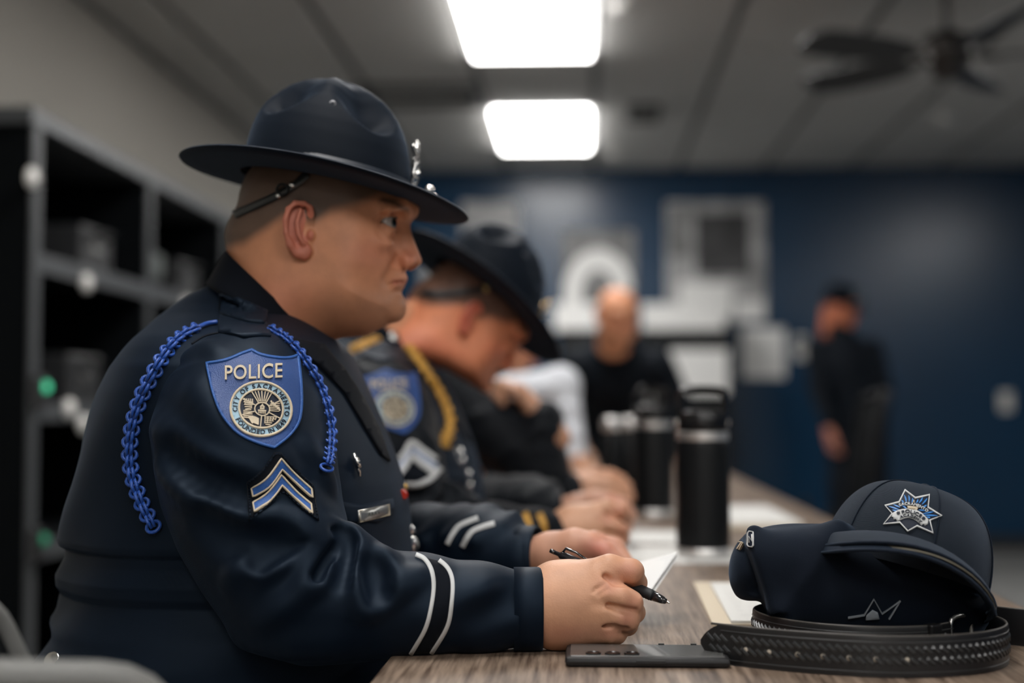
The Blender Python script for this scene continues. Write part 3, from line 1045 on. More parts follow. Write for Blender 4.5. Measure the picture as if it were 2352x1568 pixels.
def eyeball(c, gaze=(1, 0, 0), r=.0124):
    """one eye: V, F, colours"""
    n, m = 20, 16
    gz = np.array(gaze, float); gz /= np.linalg.norm(gz)
    e1 = np.cross(gz, (0, 0, 1)); e1 /= np.linalg.norm(e1); e2 = np.cross(e1, gz)
    rings = []; cols = []
    for i in range(m + 1):
        th = max(math.pi * i / m, .02)
        rings.append([np.array(c) + r * (math.cos(th) * gz + math.sin(th) * (math.cos(t) * e1 + math.sin(t) * e2)) for t in np.arange(n) * 2 * math.pi / n])
        cl = (.004, .004, .004) if th < .2 else ((.05, .055, .045) if th < .52 else (.42, .38, .35))
        cols += [cl] * n
    V, F = loft(rings)
    return V, np.array(F), np.array(cols)


M_EYE = mat('eye', (.6, .6, .6), .12, spec=.6, attr=True)


# ------------------------------------------------------------------ campaign hat (frame: x ahead, z up, origin in the brim plane)
def hat_meshes():
    n = 96
    A, B = .1065, .090
    th = np.arange(n) * 2 * math.pi / n
    # crown: height fraction -> radius fraction
    T = np.array([0, .12, .25, .40, .52, .62, .72, .80, .87, .93, .97, 1.0])
    Rf = np.array([1, .985, .965, .93, .885, .825, .745, .655, .545, .40, .25, .02])
    Hc = .136
    ts = np.linspace(0, 1, 60); ts = 1 - (1 - ts) ** 1.25
    rings = []
    for t in ts:
        rf = np.interp(t, T, Rf)
        q = np.cos(2 * th) ** 2
        diag = (1 - q) ** .8                       # deepest at 45 degrees, narrow ridges between
        tl = .47 + .24 * (1 - diag)                # lower lip of the pinch, highest beside the ridges
        S = lambda x: np.clip(x, 0, 1) ** 2 * (3 - 2 * np.clip(x, 0, 1))
        dent = S((t - tl) / .15) * (1 - .75 * S((t - .78) / .22)) * diag
        k = rf * (1 - .26 * dent)
        z = t * Hc - .016 * dent
        rings.append(np.stack([A * k * np.cos(th) - .012 * t, B * k * np.sin(th), z], 1))
    crown = loft(rings, False, True)
    # brim: closed thin ring, top and bottom
    br = []
    LA, LB = .181, .169
    prof = [(0.0, .0015), (.3, .0015), (.7, .0016), (.97, .0022), (1.0, 0.0), (.97, -.0022), (.7, -.0016), (.3, -.0015), (0.0, -.0015)]
    for f, z in prof:
        k = f
        x = (A * (1 - k) + LA * k) * np.cos(th); y = (B * (1 - k) + LB * k) * np.sin(th)
        droop = -.003 * k * k * np.cos(th) ** 2 + .005 * k * k * np.sin(th) ** 2
        br.append(np.stack([x, y, z + droop], 1))
    br.append(br[0])
    brim = loft(br)
    band = []
    for rr, z in ((1.0, .001), (1.016, .002), (1.0, .024), (.975, .0245)):
        kk = np.interp(z / Hc, T, Rf)
        band.append(np.stack([A * kk * rr * np.cos(th) - .004 * z / Hc, B * kk * rr * np.sin(th), np.full(n, z)], 1))
    band = loft(band)
    return crown, brim, band


CROWN, BRIM, BAND = hat_meshes()


def build_hat(root, origin, rot, metal):
    """person > campaign_hat (crown and brim of one felt) > band, badge, acorns, eyelet"""
    tf = lambda V: transform(V, rot, 1, origin)
    V = np.concatenate([tf(CROWN[0]), tf(BRIM[0])]); F = list(CROWN[1]) + [tuple(i + len(CROWN[0]) for i in f) for f in BRIM[1]]
    hat = mk('campaign_hat', V, F, M_FELT, root, True, None, 60)
    mk('hat_band', tf(BAND[0]), BAND[1], M_BAND, hat)
    # badge standing in front of the crown: shield, star, eagle on top
    v = Vol((.085, -.03, .004), (.125, .03, .085), .0016)
    fx = lambda z: .1065 * np.interp(z / .136, [0, .25, .52, .62], [1, .965, .885, .825]) + .0035
    v.ell((fx(.038), 0, .036), (.003, .017, .020), .002)
    for k in range(7):
        a = 2 * math.pi * k / 7 + .1
        z = .036 + .024 * math.cos(a)
        v.cone((fx(.036), 0, .036), (fx(z), .022 * math.sin(a), z), .0045, .0018, .002)
    v.ell((fx(.036) + .003, 0, .036), (.003, .008, .008), .001)
    v.chain([(fx(.066), -.016, .068, .003), (fx(.062) + .002, -.006, .062, .004), (fx(.066) + .002, 0, .070, .004), (fx(.062) + .002, .006, .062, .004), (fx(.066), .016, .068, .003)], .002)
    v.ell((fx(.07) + .002, 0, .075), (.003, .004, .005), .002)
    v.ell((fx(.012) + .001, 0, .012), (.003, .012, .007), .002)
    V, Q = v.mesh(1)
    mk('hat_badge', tf(V), Q, metal, hat)
    bs = MB()
    for y in (-.012, .012):
        bs.lathe([(.001, .010), (.005, .009), (.0065, .004), (.006, 0), (.007, -.003), (.0055, -.008), (.001, -.010)], 12, (.1290, y * 2.2, .0125), (.2, y * 20, .4))
    mk('acorn_cord_end', tf(np.array(bs.V)), bs.F, metal, hat, True)
    # cord round the crown base
    tt = np.linspace(0, 2 * math.pi, 80, endpoint=False)
    cv, cf = tube(np.stack([.1085 * np.cos(tt), .092 * np.sin(tt), np.full(80, .0045)], 1), .0028, 8, closed=True)
    mk('hat_cord', tf(cv), cf, M_BAND, hat)
    # side eyelet
    for s in (-1, 1):
        zc = .0885
        yy = .0705
        tt = np.arange(14) * 2 * math.pi / 14
        ev, ef = tube([(.002 + .0034 * math.cos(t), s * (yy - .25 * .0034 * math.sin(t)), zc + .0034 * math.sin(t)) for t in tt], .0012, 6, closed=True)
        mk('eyelet', tf(ev), ef, M_STEELD if s > 0 else mat('eyelet_metal', (.2, .2, .21), .3, metal=1.0), hat)
    return hat


# ------------------------------------------------------------------ jacket torso (shared by the seated officers)
TOR = [  # photo row, back x, front x, half width
    (632, 545, 600, .020), (655, 490, 640, .040), (680, 440, 668, .055), (705, 405, 690, .072), (729, 378, 710, .095), (760, 356, 745, .142), (788, 339, 775, .187), (810, 325, 794, .207),
    (850, 300, 815, .226), (900, 273, 840, .230), (950, 251, 862, .230), (1000, 233, 884, .228), (1050, 220, 903, .226), (1100, 208, 919, .225), (1150, 194, 931, .224),
    (1195, 185, 938, .224), (1220, 182, 940, .224), (1232, 185, 941, .223), (1240, 200, 942, .219), (1262, 197, 944, .219), (1300, 178, 946, .221), (1324, 178, 947, .220),
    (1340, 185, 947, .216), (1400, 160, 945, .220), (1460, 130, 940, .228), (1520, 106, 930, .234), (1600, 78, 915, .240), (1700, 55, 900, .240)]


def build_torso():
    n = 120
    rows = np.array(TOR, float)
    pys = np.concatenate([np.arange(632, 1215, 7), np.arange(1215, 1350, 3.5), np.arange(1350, 1701, 10)])
    rings = []
    th = np.arange(n) * 2 * math.pi / n
    Yt = 1.72
    for py in pys:
        xb, xf, hw = (np.interp(py, rows[:, 0], rows[:, i]) for i in (1, 2, 3))
        a, b = W(xb, py, Yt), W(xf, py, Yt)
        cx, ax_ = (a[0] + b[0]) / 2, (b[0] - a[0]) / 2
        e = 2 / 2.35
        c, s = np.cos(th), np.sin(th)
        x = cx + ax_ * np.sign(c) * np.abs(c) ** e
        y = Yt + hw * np.sign(s) * np.abs(s) ** e
        # soft folds of the back panel, strongest near the overhanging yoke
        back = np.clip(-c, 0, 1)
        f = .004 * back * np.sin(7 * th + py / 60) * np.clip((py - 780) / 300, 0, 1)
        f += .0055 * np.exp(-((py - 1405) / 16) ** 2) * back - .004 * np.exp(-((py - 1440) / 20) ** 2) * back
        f += .003 * np.sin(3 * th + py / 45.) * np.clip((py - 1240) / 100, 0, 1)
        x = x + f * c; y = y + f * s
        rings.append(np.stack([x, y, np.full(n, a[2])], 1))
    return loft(rings, True, True)


TORSO = build_torso()


def L(px, py, Y, r):
    return (*W(px, py, Y), r)


# ------------------------------------------------------------------ right sleeve with its folds
SLV = [L(560, 925, 1.565, .083), L(553, 962, 1.55, .094), L(560, 1030, 1.54, .0955), L(574, 1110, 1.528, .0935), L(596, 1190, 1.515, .088), L(628, 1270, 1.503, .081), L(660, 1338, 1.494, .0735),
       L(720, 1374, 1.49, .0665), L(800, 1380, 1.487, .0610), L(872, 1388, 1.49, .0545), L(960, 1387, 1.492, .0515), L(1100, 1394, 1.50, .0455), L(1196, 1398, 1.505, .0395)]


def build_sleeve(h=.0022):
    lo, hi = W(320, 1560, 1.45), W(1260, 720, 1.55)
    v = Vol((lo[0] - .02, 1.37, .715), (hi[0] + .02, 1.68, hi[2] + .02), h)
    v.chain(SLV, .0, .012)
    v.chain([L(755, 1236, 1.478, .012), L(795, 1238, 1.475, .013), L(832, 1262, 1.472, .013), L(868, 1290, 1.47, .013)], .022, .008)
    v.apply(lambda X, Y, Z: X - SLV[-1][0] + 0 * Y + 0 * Z, v.lo, v.lo + v.h * v.n, .004, False) if False else None
    V, Q = v.mesh(1)
    d = Drape(bvh_of((V, Q)), 1.5)

    def ridge(pts, r=.010, up=.004, k=.014, dig=False):
        P = catmull(pts, 4)
        ch = []
        m = len(P)
        for i, p in enumerate(P):
            q, nn = d.hit(*p)
            e = 1.25 * up * math.sin(math.pi * (i + .8) / (m + .6)) ** .6
            ch.append((*(q - nn * (r - e)), r) if not dig else (*(q + nn * (r - e)), r))
        v.chain(ch, k, .002, sub=dig)
    # elbow-crook gathers
    ridge([(790, 1222), (752, 1232), (690, 1250), (650, 1285), (600, 1312), (582, 1314)], .009, .006)
    ridge([(612, 1228), (575, 1262), (548, 1300), (530, 1340)], .010, .006)
    ridge([(765, 1228), (735, 1260), (712, 1300), (705, 1335), (716, 1345), (735, 1335), (760, 1295), (785, 1250)], .0075, .006)
    ridge([(700, 1350), (670, 1380), (630, 1410), (595, 1435)], .010, .0045)
    ridge([(812, 1228), (818, 1262), (822, 1310), (832, 1370), (842, 1402), (870, 1385), (905, 1352), (945, 1325)], .010, .007)
    ridge([(880, 1274), (898, 1300), (912, 1330), (905, 1350)], .009, .005)
    ridge([(960, 1330), (900, 1362)], .010, .003)
    # hollows between them
    ridge([(770, 1255), (742, 1300), (728, 1326)], .006, .005, .008, True)
    ridge([(803, 1240), (800, 1275), (785, 1340)], .007, .005, .010, True)
    ridge([(600, 1296), (650, 1258), (700, 1240)], .007, .005, .010, True)
    ridge([(788, 1224), (735, 1218), (670, 1226), (620, 1255)], .008, .004, .010, True)
    ridge([(858, 1300), (862, 1335), (868, 1362)], .012, .005, .014, True)
    # folds of the upper sleeve
    ridge([(368, 985), (430, 1040), (520, 1080), (585, 1095)], .015, .0085, .020)
    ridge([(380, 1075), (440, 1130), (545, 1188), (655, 1212), (735, 1210)], .015, .0105, .020)
    ridge([(395, 1040), (470, 1095), (560, 1130)], .014, .007, .02, True)
    ridge([(470, 1205), (560, 1245), (640, 1238)], .016, .006, .02, True)
    ridge([(455, 905), (520, 985), (590, 1030), (640, 1050)], .013, .005, .02)
    ridge([(705, 1030), (735, 1065), (755, 1110)], .010, .004, .014)
    ridge([(430, 820), (470, 800), (500, 812)], .010, .003, .012)
    ridge([(990, 1420), (1050, 1380), (1110, 1370)], .012, -.0005, .02)
    ridge([(1100, 1420), (1150, 1390), (1185, 1370)], .012, .003, .02, True)
    ridge([(560, 1470), (650, 1485), (760, 1480)], .014, .003, .02)
    # flat trimmed sleeve end
    xe = W(1198, 1398, 1.505)[0]
    v.F = np.maximum(v.F, (v.ax[0] - xe)[:, None, None])
    return v.mesh(1)


SLEEVE = build_sleeve()
SLV2 = [L(560, 930, 1.90, .085), L(580, 1080, 1.95, .088), L(700, 1290, 1.99, .082), L(830, 1320, 1.965, .070), L(980, 1268, 1.90, .057), L(1100, 1262, 1.855, .049), L(1205, 1286, 1.815, .042)]


def build_sleeve_far(h=.004):
    v = Vol((-.50, 1.72, .70), (-.04, 2.10, 1.09), h)
    v.chain(SLV2, 0, .04)
    P = np.array(SLV2)
    for i, f in ((4, .3), (4, .8), (5, .3), (3, .5)):
        a = P[i] * (1 - f) + P[min(i + 1, len(P) - 1)] * f
        v.chain([(a[0] - .02, a[1] - a[3], a[2] + .02, .008), (a[0] + .01, a[1] - a[3] * .7, a[2] + a[3] * .7, .008), (a[0] + .03, a[1], a[2] + a[3], .007)], .016)
    xe = W(1212, 1286, 1.815)[0]
    v.F = np.maximum(v.F, (v.ax[0] - xe)[:, None, None])
    return v.mesh(2)


SLEEVE2 = build_sleeve_far()


def cuff_mesh(p, q, r0, r1, wall=.002, n=40, oval=1.12):
    """hollow cuff from p to q"""
    p, q = np.array(p), np.array(q)
    ax_ = (q - p) / np.linalg.norm(q - p)
    e1 = np.cross(ax_, (0, 1, 0)); e1 /= np.linalg.norm(e1); e2 = np.cross(ax_, e1)
    th = np.arange(n) * 2 * math.pi / n
    ring = lambda c, r: [c + r * (oval * math.cos(t) * e1 + math.sin(t) * e2) for t in th]
    rr = [ring(p, r0 * .95), ring(p, r0), ring(p + (q - p) * .5, (r0 + r1) / 2), ring(q - ax_ * .002, r1), ring(q, r1 - .001), ring(q - ax_ * .001, r1 - wall), ring(q - ax_ * .012, r1 - wall - .003), ring(p + ax_ * .01, r0 * .8)]
    return loft(rr)


# ------------------------------------------------------------------ hands
def build_fist(h=.0012):
    """right hand closed round a pen, back of the hand to the camera"""
    v = Vol((-.10, 1.435, .735), (.075, 1.60, .845), h)
    H = lambda px, py, Y, r: (*W(px, py, Y), r)
    # wrist and back of the hand
    v.chain([H(1150, 1398, 1.505, .029), H(1232, 1397, 1.507, .031), H(1275, 1392, 1.507, .034)], 0, .01)
    for w, m, r0, r1 in (((1276, 1350, 1.512), (1372, 1320, 1.500), .024, .0165), ((1280, 1378, 1.502), (1392, 1366, 1.488), .024, .0165),
                         ((1280, 1408, 1.502), (1388, 1412, 1.490), .024, .016), ((1278, 1436, 1.510), (1368, 1446, 1.500), .022, .0145)):
        v.chain([H(*w, r0), H(*m, r1)], .020)
    v.ell(W(1305, 1390, 1.512), (.040, .022, .038), .02)
    v.chain([H(1282, 1345, 1.525, .02), H(1345, 1322, 1.535, .0165)], .02)
    # fingers: index, middle, ring, little
    v.chain([H(1350, 1320, 1.512, .0150), H(1400, 1304, 1.500, .0135), H(1450, 1312, 1.500, .0128)], .006, .006)
    v.chain([H(1450, 1312, 1.500, .0128), H(1462, 1338, 1.522, .0108), H(1440, 1352, 1.545, .0095)], .004, .004)
    v.chain([H(1385, 1366, 1.490, .0150), H(1425, 1372, 1.484, .0130), H(1449, 1384, 1.488, .0122)], .005, .006)
    v.chain([H(1449, 1384, 1.488, .0122), H(1458, 1406, 1.508, .0105), H(1436, 1412, 1.528, .0095)], .004, .004)
    v.chain([H(1382, 1412, 1.492, .0145), H(1420, 1416, 1.486, .0124), H(1443, 1422, 1.491, .0115)], .005, .006)
    v.chain([H(1443, 1422, 1.491, .0115), H(1442, 1436, 1.512, .010), H(1415, 1436, 1.525, .009)], .004, .004)
    v.chain([H(1366, 1446, 1.500, .0135), H(1400, 1453, 1.495, .0108), H(1416, 1456, 1.503, .0100)], .005, .006)
    v.chain([H(1416, 1456, 1.503, .0100), H(1408, 1460, 1.522, .009), H(1388, 1456, 1.53, .0085)], .004, .004)
    # thumb on the far side, against the pen
    v.chain([H(1300, 1350, 1.540, .018), H(1360, 1336, 1.556, .0145), H(1405, 1338, 1.556, .012), H(1440, 1345, 1.548, .0100)], .012, .006)
    # creases between the fingers and over the knuckles
    for pts in ([(1390, 1326, 1.484), (1412, 1338, 1.480), (1445, 1342, 1.482)], [(1398, 1390, 1.476), (1420, 1397, 1.472), (1458, 1404, 1.478)], [(1385, 1433, 1.481), (1412, 1440, 1.477), (1435, 1444, 1.482)]):
        v.chain([H(*p, .0032) for p in pts], .005, .001, sub=True)
    for (x, y, Y) in ((1380, 1345, 1.474), (1374, 1352, 1.473), (1384, 1360, 1.4715)):
        v.chain([H(x - 10, y + 6, Y, .0011), H(x + 10, y - 8, Y, .0011)], .004, sub=True)
    # knuckle hollows
    v.ell(W(1385, 1388, 1.463), (.010, .006, .004), .010, sub=True)
    v.F = np.maximum(v.F, (TZ + .0005 - v.ax[2])[None, None, :])
    V, Q = v.mesh(2)
    px, py = proj(V).T
    C = np.tile(np.array([.55, .29, .175]), (len(V), 1))
    g = lambda x, y, sx, sy: np.exp(-((px - x) / sx) ** 2 - ((py - y) / sy) ** 2)[:, None]
    red = np.array([.50, .20, .14])
    for a in ((1445, 1310, 30, 25, .6), (1400, 1345, 30, 25, .5), (1455, 1385, 25, 25, .5), (1440, 1425, 22, 20, .6), (1300, 1455, 70, 25, .45), (1400, 1455, 30, 16, .5)):
        w = a[4] * g(*a[:4]); C = C * (1 - w) + red * w
    return V, Q, C


def build_left_hand(h=.0018):
    v = Vol((-.10, 1.70, .735), (.075, 1.90, .87), h)
    H = lambda px, py, Y, r: (*W(px, py, Y), r)
    v.chain([H(1150, 1284, 1.83, .027), H(1240, 1284, 1.81, .028), H(1270, 1280, 1.80, .030)], 0, .01)
    v.ell(W(1305, 1282, 1.80), (.042, .024, .026), .02)
    v.chain([H(1262, 1268, 1.785, .023), H(1320, 1250, 1.775, .0190), H(1352, 1250, 1.768, .0160)], .014, .008)     # thumb root
    v.chain([H(1352, 1250, 1.768, .0150), H(1392, 1268, 1.758, .0125), H(1432, 1302, 1.748, .0105)], .006, .006)
    v.chain([H(1310, 1268, 1.82, .018), H(1365, 1246, 1.825, .0145), H(1412, 1258, 1.82, .0125), H(1440, 1296, 1.80, .0105)], .008, .006)
    v.chain([H(1310, 1290, 1.83, .018), H(1372, 1282, 1.84, .0140), H(1420, 1300, 1.83, .0125), H(1425, 1335, 1.80, .0105)], .008, .006)
    v.chain([H(1305, 1310, 1.83, .017), H(1365, 1312, 1.84, .0135), H(1405, 1330, 1.825, .0120), H(1405, 1358, 1.80, .010)], .008, .006)
    v.chain([H(1300, 1330, 1.82, .015), H(1350, 1338, 1.825, .0115), H(1385, 1352, 1.81, .0100), H(1380, 1370, 1.79, .009)], .008, .006)
    v.F = np.maximum(v.F, (TZ + .0005 - v.ax[2])[None, None, :])
    V, Q = v.mesh(2)
    px, py = proj(V).T
    C = np.tile(np.array([.52, .27, .18]), (len(V), 1))
    w = np.exp(-((px - 1375) / 40) ** 2 - ((py - 1262) / 30) ** 2)[:, None] * .7
    return V, Q, C * (1 - w) + np.array([.5, .15, .11]) * w


def inner_body(pts, h=.012):
    """what is under the clothes: trunk, arms and legs as one solid"""
    v = Vol((-.75, 1.40, .05), (.15, 2.08, 1.18), h)
    v.ell((-.42, 1.73, .93), (.12, .15, .15), 0)
    v.ell((-.44, 1.73, .60), (.14, .16, .14), .05)
    v.chain([(-.40, 1.60, 1.0, .05), (-.33, 1.54, .86, .04), (-.26, 1.50, .80, .03), (-.10, 1.505, .785, .02)], .03)
    v.chain([(-.40, 1.86, 1.0, .05), (-.33, 1.94, .86, .04), (-.24, 1.95, .81, .03), (-.10, 1.84, .80, .02)], .03)
    v.chain([(-.38, 1.73, 1.08, .06), (-.36, 1.73, 1.16, .055)], .03)
    for y in (1.63, 1.83):
        v.chain([(-.44, y, .56, .085), (.02, y, .52, .065), (.0, y, .12, .045)], .03)
    return v.mesh(1)


FIST = build_fist()
LHAND = build_left_hand()
INNER = inner_body(None)


def build_trousers(h=.010):
    v = Vol((-.75, 1.40, .02), (.20, 2.06, .78), h)
    v.ell((-.46, 1.73, .58), (.19, .20, .15), 0)
    for y in (1.62, 1.84):
        v.chain([(-.44, y, .56, .105), (.04, y, .535, .085), (.03, y, .30, .072), (.0, y, .07, .066)], .03, .03)
    v.F = np.maximum(v.F, (.06 - v.ax[2])[None, None, :])
    return v.mesh(1)


def build_shoe(h=.006):
    v = Vol((-.10, 1.55, -.01), (.24, 1.70, .13), h)
    v.chain([(-.03, 1.62, .05, .042), (.07, 1.62, .045, .045), (.15, 1.62, .036, .040)], .02)
    v.chain([(-.01, 1.62, .06, .045), (0, 1.62, .11, .05)], .02)
    v.F = np.maximum(v.F, (.002 - v.ax[2])[None, None, :])
    return v.mesh(1)


TROUS = build_trousers()
SHOE = build_shoe()


def build_collar():
    """stand-and-fall collar round the leaning neck"""
    n = 72
    th = np.arange(n) * 2 * math.pi / n
    rings = []
    spec = [  # (back px,py) (front px,py) half width
        ((533, 592), (742, 792), .066, .004), ((527, 578), (744, 786), .0745, .006), ((523, 577), (748, 786), .078, .006), ((508, 600), (754, 800), .084, .008), ((490, 638), (764, 835), .093, .014), ((482, 652), (774, 872), .104, .018), ((486, 658), (768, 876), .098, .012)]
    for bk, fr, hw, lift in spec:
        a, b = W(*bk, YH), W(*fr, YH)
        c = (a + b) / 2; u = (b - a) / 2
        rings.append([c + u * math.cos(t) + np.array((0, hw, 0)) * math.sin(t) + np.array((0, 0, lift)) * math.sin(t) ** 2 for t in th])
    return loft(rings)


COLLAR = build_collar()
# ================================================================== THE NEAREST OFFICER
o1 = tag(empty('person', (-.42, YH, 0)), 'nearest seated officer in profile, wide-brimmed hat, blue shoulder cord, writing with a pen', 'person')
HEAD = build_head()
body = join([(HEAD[0] + P0, HEAD[1], HEAD[2]), FIST, LHAND, (INNER[0], INNER[1], SK)])
mk('body', body[0], body[1], M_SKIN, o1, True, body[2])
for s in (-1, 1):
    c = hp(888, 512, -.034) * ((1, -s, 1) if s > 0 else (1, 1, 1)) + P0
    V, F, C = eyeball(c, (1, -.50, .0))
    mk('eye', V, F, M_EYE, o1, True, C)
HAT_O = W(748, 430, YH)
HAT_R = np.array(Matrix.Rotation(math.radians(11.3), 3, 'Y') @ Matrix.Rotation(math.radians(-2.2), 3, 'X'))
hat1 = build_hat(o1, HAT_O, HAT_R, M_SILVER)
jk = mk('jacket', TORSO[0], TORSO[1], M_JACKET, o1)
sl = mk('sleeve', *SLEEVE, M_JACKET, o1)
sl2 = mk('sleeve', *SLEEVE2, M_JACKET, o1)
mk('collar', *COLLAR, M_COLLAR, o1)
mk('cuff', *cuff_mesh(W(1180, 1398, 1.505), W(1246, 1398, 1.507), .0390, .0392), M_JACKET, sl)
mk('cuff', *cuff_mesh(W(1195, 1286, 1.818), W(1240, 1285, 1.81), .0405, .038), M_JACKET, sl2)
mk('trousers', *TROUS, M_JACKET, o1)
for dy in (0, .22):
    mk('shoe', SHOE[0] + (.0, dy, 0), SHOE[1], M_BLACKL, o1)

B_SL = bvh_of(SLEEVE)
B_ALL = bvh_of(SLEEVE, TORSO, COLLAR, SLEEVE2)
B_HEAD = bvh_of((HEAD[0] + P0, HEAD[1]))
dS, dA, dH = Drape(B_SL, 1.45), Drape(B_ALL, 1.6), Drape(B_HEAD, 1.66)

mk('eyelashes', *dH.stroke([(874, 512), (885, 504), (898, 499), (912, 501)], 3.2, .0010), mat('lash_dark', (.012, .009, .008), .6), o1)

# ---- shoulder patch
def patch_outline(inset=0.0):
    segs = [[(474, 834), (520, 826), (555, 812), (578, 804)], [(578, 804), (600, 815), (640, 822), (668, 821), (684, 815)], [(684, 815), (688, 850), (692, 895), (692, 940), (684, 975), (662, 1005), (630, 1030)],
            [(630, 1030), (590, 1018), (545, 995), (510, 955), (490, 910), (480, 870), (474, 834)]]
    pts = []
    for sg in segs: pts += catmull(sg, 5)[:-1].tolist()
    P = np.array(pts)
    if inset:
        c = np.array((584, 912)); P = c + (P - c) * (1 - inset)
    return P


pa = mk('shoulder_patch', *dS.poly(patch_outline(), .0022, 9), M_BLUE, o1)
tag(pa, 'blue shield-shaped police shoulder patch')
M_BLUEL = mat('light_blue_thread', (.012, .08, .30), .55, bump=('weave', 800, .5, .0006))
mk('stitched_border', *dS.stroke(patch_outline(.015), 5, .0034, per=1, closed=True), M_BLUEL, pa)


def seal_affine(x, y, c=(598, 941), rx=71, ry=64):
    """unit seal frame (x right, y up) -> photo pixels, with the patch's slant"""
    return (c[0] + rx * x + 3 * y, c[1] - ry * y + 5 * x)


def letter(dr, text, fn, off, m, name, parent, bold=.0, spacing=1.0):
    V, F = glyphs(text, spacing)
    if bold: V = embolden(V, F, bold)
    P = [fn(x, y) for x, y in V]
    F = [tuple(f) for f in F]
    f = F[0]; a = [np.array(P[i]) for i in f[:3]]
    sg = sum(np.cross(np.array(P[g[1]]) - P[g[0]], np.array(P[g[2]]) - P[g[0]]) for g in F)
    if sg > 0: F = [tuple(reversed(g)) for g in F]
    return mk(name, *dr.build(P, F, off), m, parent, False)


letter(dS, 'POLICE', lambda x, y: (581 + 38.5 * x, 871 - 45 * y - 1.5 * x), .0042, M_CREAM, 'lettering_police', pa, .012, 1.06)
disc = [seal_affine(math.cos(t), math.sin(t)) for t in np.arange(48) * math.pi / 24]
mk('seal_ring', *dS.poly(disc, .0032, 10), M_PALEBLUE, pa)
circ = lambda r, n=40: [seal_affine(r * math.cos(t), r * math.sin(t)) for t in np.arange(n) * 2 * math.pi / n]
mk('seal_rim', *dS.stroke(circ(.975), 5, .0042, per=1, closed=True), M_CREAM, pa)
mk('seal_centre', *dS.poly(circ(.69), .0037, 10), M_DARKTH, pa)
mk('seal_inner_rim', *dS.stroke(circ(.70), 4.5, .0046, per=1, closed=True), M_CREAM, pa)


def arc_letter(dr, text, r, a0, a1, size, off, m, parent, inside=False, fn=seal_affine, name='lettering', bold=.012):
    """letters one by one along an arc (degrees, counter-clockwise from the right)"""
    mb = MB()
    n = len(text)
    ws = []
    for ch in text:
        V, F = glyphs(ch) if ch != ' ' else (np.zeros((0, 2)), [])
        ws.append((V[:, 0].max() - V[:, 0].min() + .12) if len(V) else .38)
    tot = sum(ws); s = 0
    for ch, w in zip(text, ws):
        f = (s + w / 2) / tot; s += w
        if ch == ' ': continue
        a = math.radians(a0 + (a1 - a0) * f)
        V, F = glyphs(ch)
        V = embolden(V, F, bold)
        V = V - (np.array((V[:, 0].max() + V[:, 0].min()) / 2), .36)
        V = V * size
        up = np.array((math.cos(a), math.sin(a))) * (-1 if inside else 1)
        rt = np.array((up[1], -up[0]))
        c = np.array((math.cos(a), math.sin(a))) * r
        P = [fn(*(c + rt * v[0] + up * v[1])) for v in V]
        sg = sum(np.cross(np.array(P[g[1]]) - P[g[0]], np.array(P[g[2]]) - P[g[0]]) for g in F)
        FF = [tuple(reversed(g)) for g in F] if sg > 0 else F
        mb.add(*dr.build(P, FF, off))
    return mk(name, mb.V, mb.F, m, parent, False)


arc_letter(dS, 'CITY OF SACRAMENTO', .835, 193, -14, .22, .0042, M_DARKTH, pa, name='lettering_city')
arc_letter(dS, 'FOUNDED IN 1849', .835, 208, 338, .22, .0042, M_DARKTH, pa, inside=True, name='lettering_founded')
# seal picture: dome in a small circle, spokes, little buildings, river
mb = MB()
S_ = lambda pts, w, per=1: mb.add(*dS.stroke([seal_affine(*p) for p in pts], w, .0050, per=per))
mb.add(*dS.stroke([seal_affine(.04 + .235 * math.cos(t), .0 + .235 * math.sin(t)) for t in np.arange(24) * math.pi / 12], 3, .0050, per=1, closed=True))
for a, r0, r1 in ((150, .25, .66), (205, .25, .66), (30, .25, .66), (335, .25, .66), (270, .25, .66), (62, .25, .66), (118, .25, .66), (80, .28, .64), (90, .28, .64), (100, .28, .64), (71, .28, .64), (109, .28, .64)):
    t = math.radians(a); S_([(.04 * (1 - r0) + r0 * math.cos(t), r0 * math.sin(t)), (r1 * math.cos(t), r1 * math.sin(t))], 2.4)
S_([(-.09, -.05), (.17, -.05)], 3); S_([(-.03, .02), (.11, .02)], 4); S_([(-.02, .06), (.04, .13), (.10, .06)], 4, 4); S_([(.04, .12), (.04, .19)], 2.5)
for x in (-.06, -.01, .04, .09, .14): S_([(x, -.06), (x, -.16)], 2.2)
for k in range(5):
    S_([(-.58 + .02 * k, .30 - .09 * k), (-.28, .22 - .05 * k)], 2.4)
    S_([(-.52 + .06 * k, .34 - .0 * k), (-.50 + .06 * k, .12)], 2.2)
    S_([(-.56, -.12 - .06 * k), (-.30 + .02 * k, -.05 - .08 * k)], 2.4)
    S_([(.30 + .06 * k, .32 - .05 * k), (.36 + .06 * k, .18 - .05 * k)], 3.6, 3)
    S_([(.28, .20 - .06 * k), (.58, .24 - .07 * k)], 1.8)
    S_([(.16, -.28 - .07 * k), (.52 - .05 * k, -.24 - .08 * k)], 2.2)
    S_([(.14 + .09 * k, -.24), (.14 + .08 * k, -.52 + .04 * k)], 2.2)
    S_([(-.40 + .03 * k, -.36 - .05 * k), (-.22, -.32 - .05 * k), (-.06, -.38 - .05 * k)], 4.2, 4)
mk('seal_picture', mb.V, mb.F, M_CREAM, pa, False)

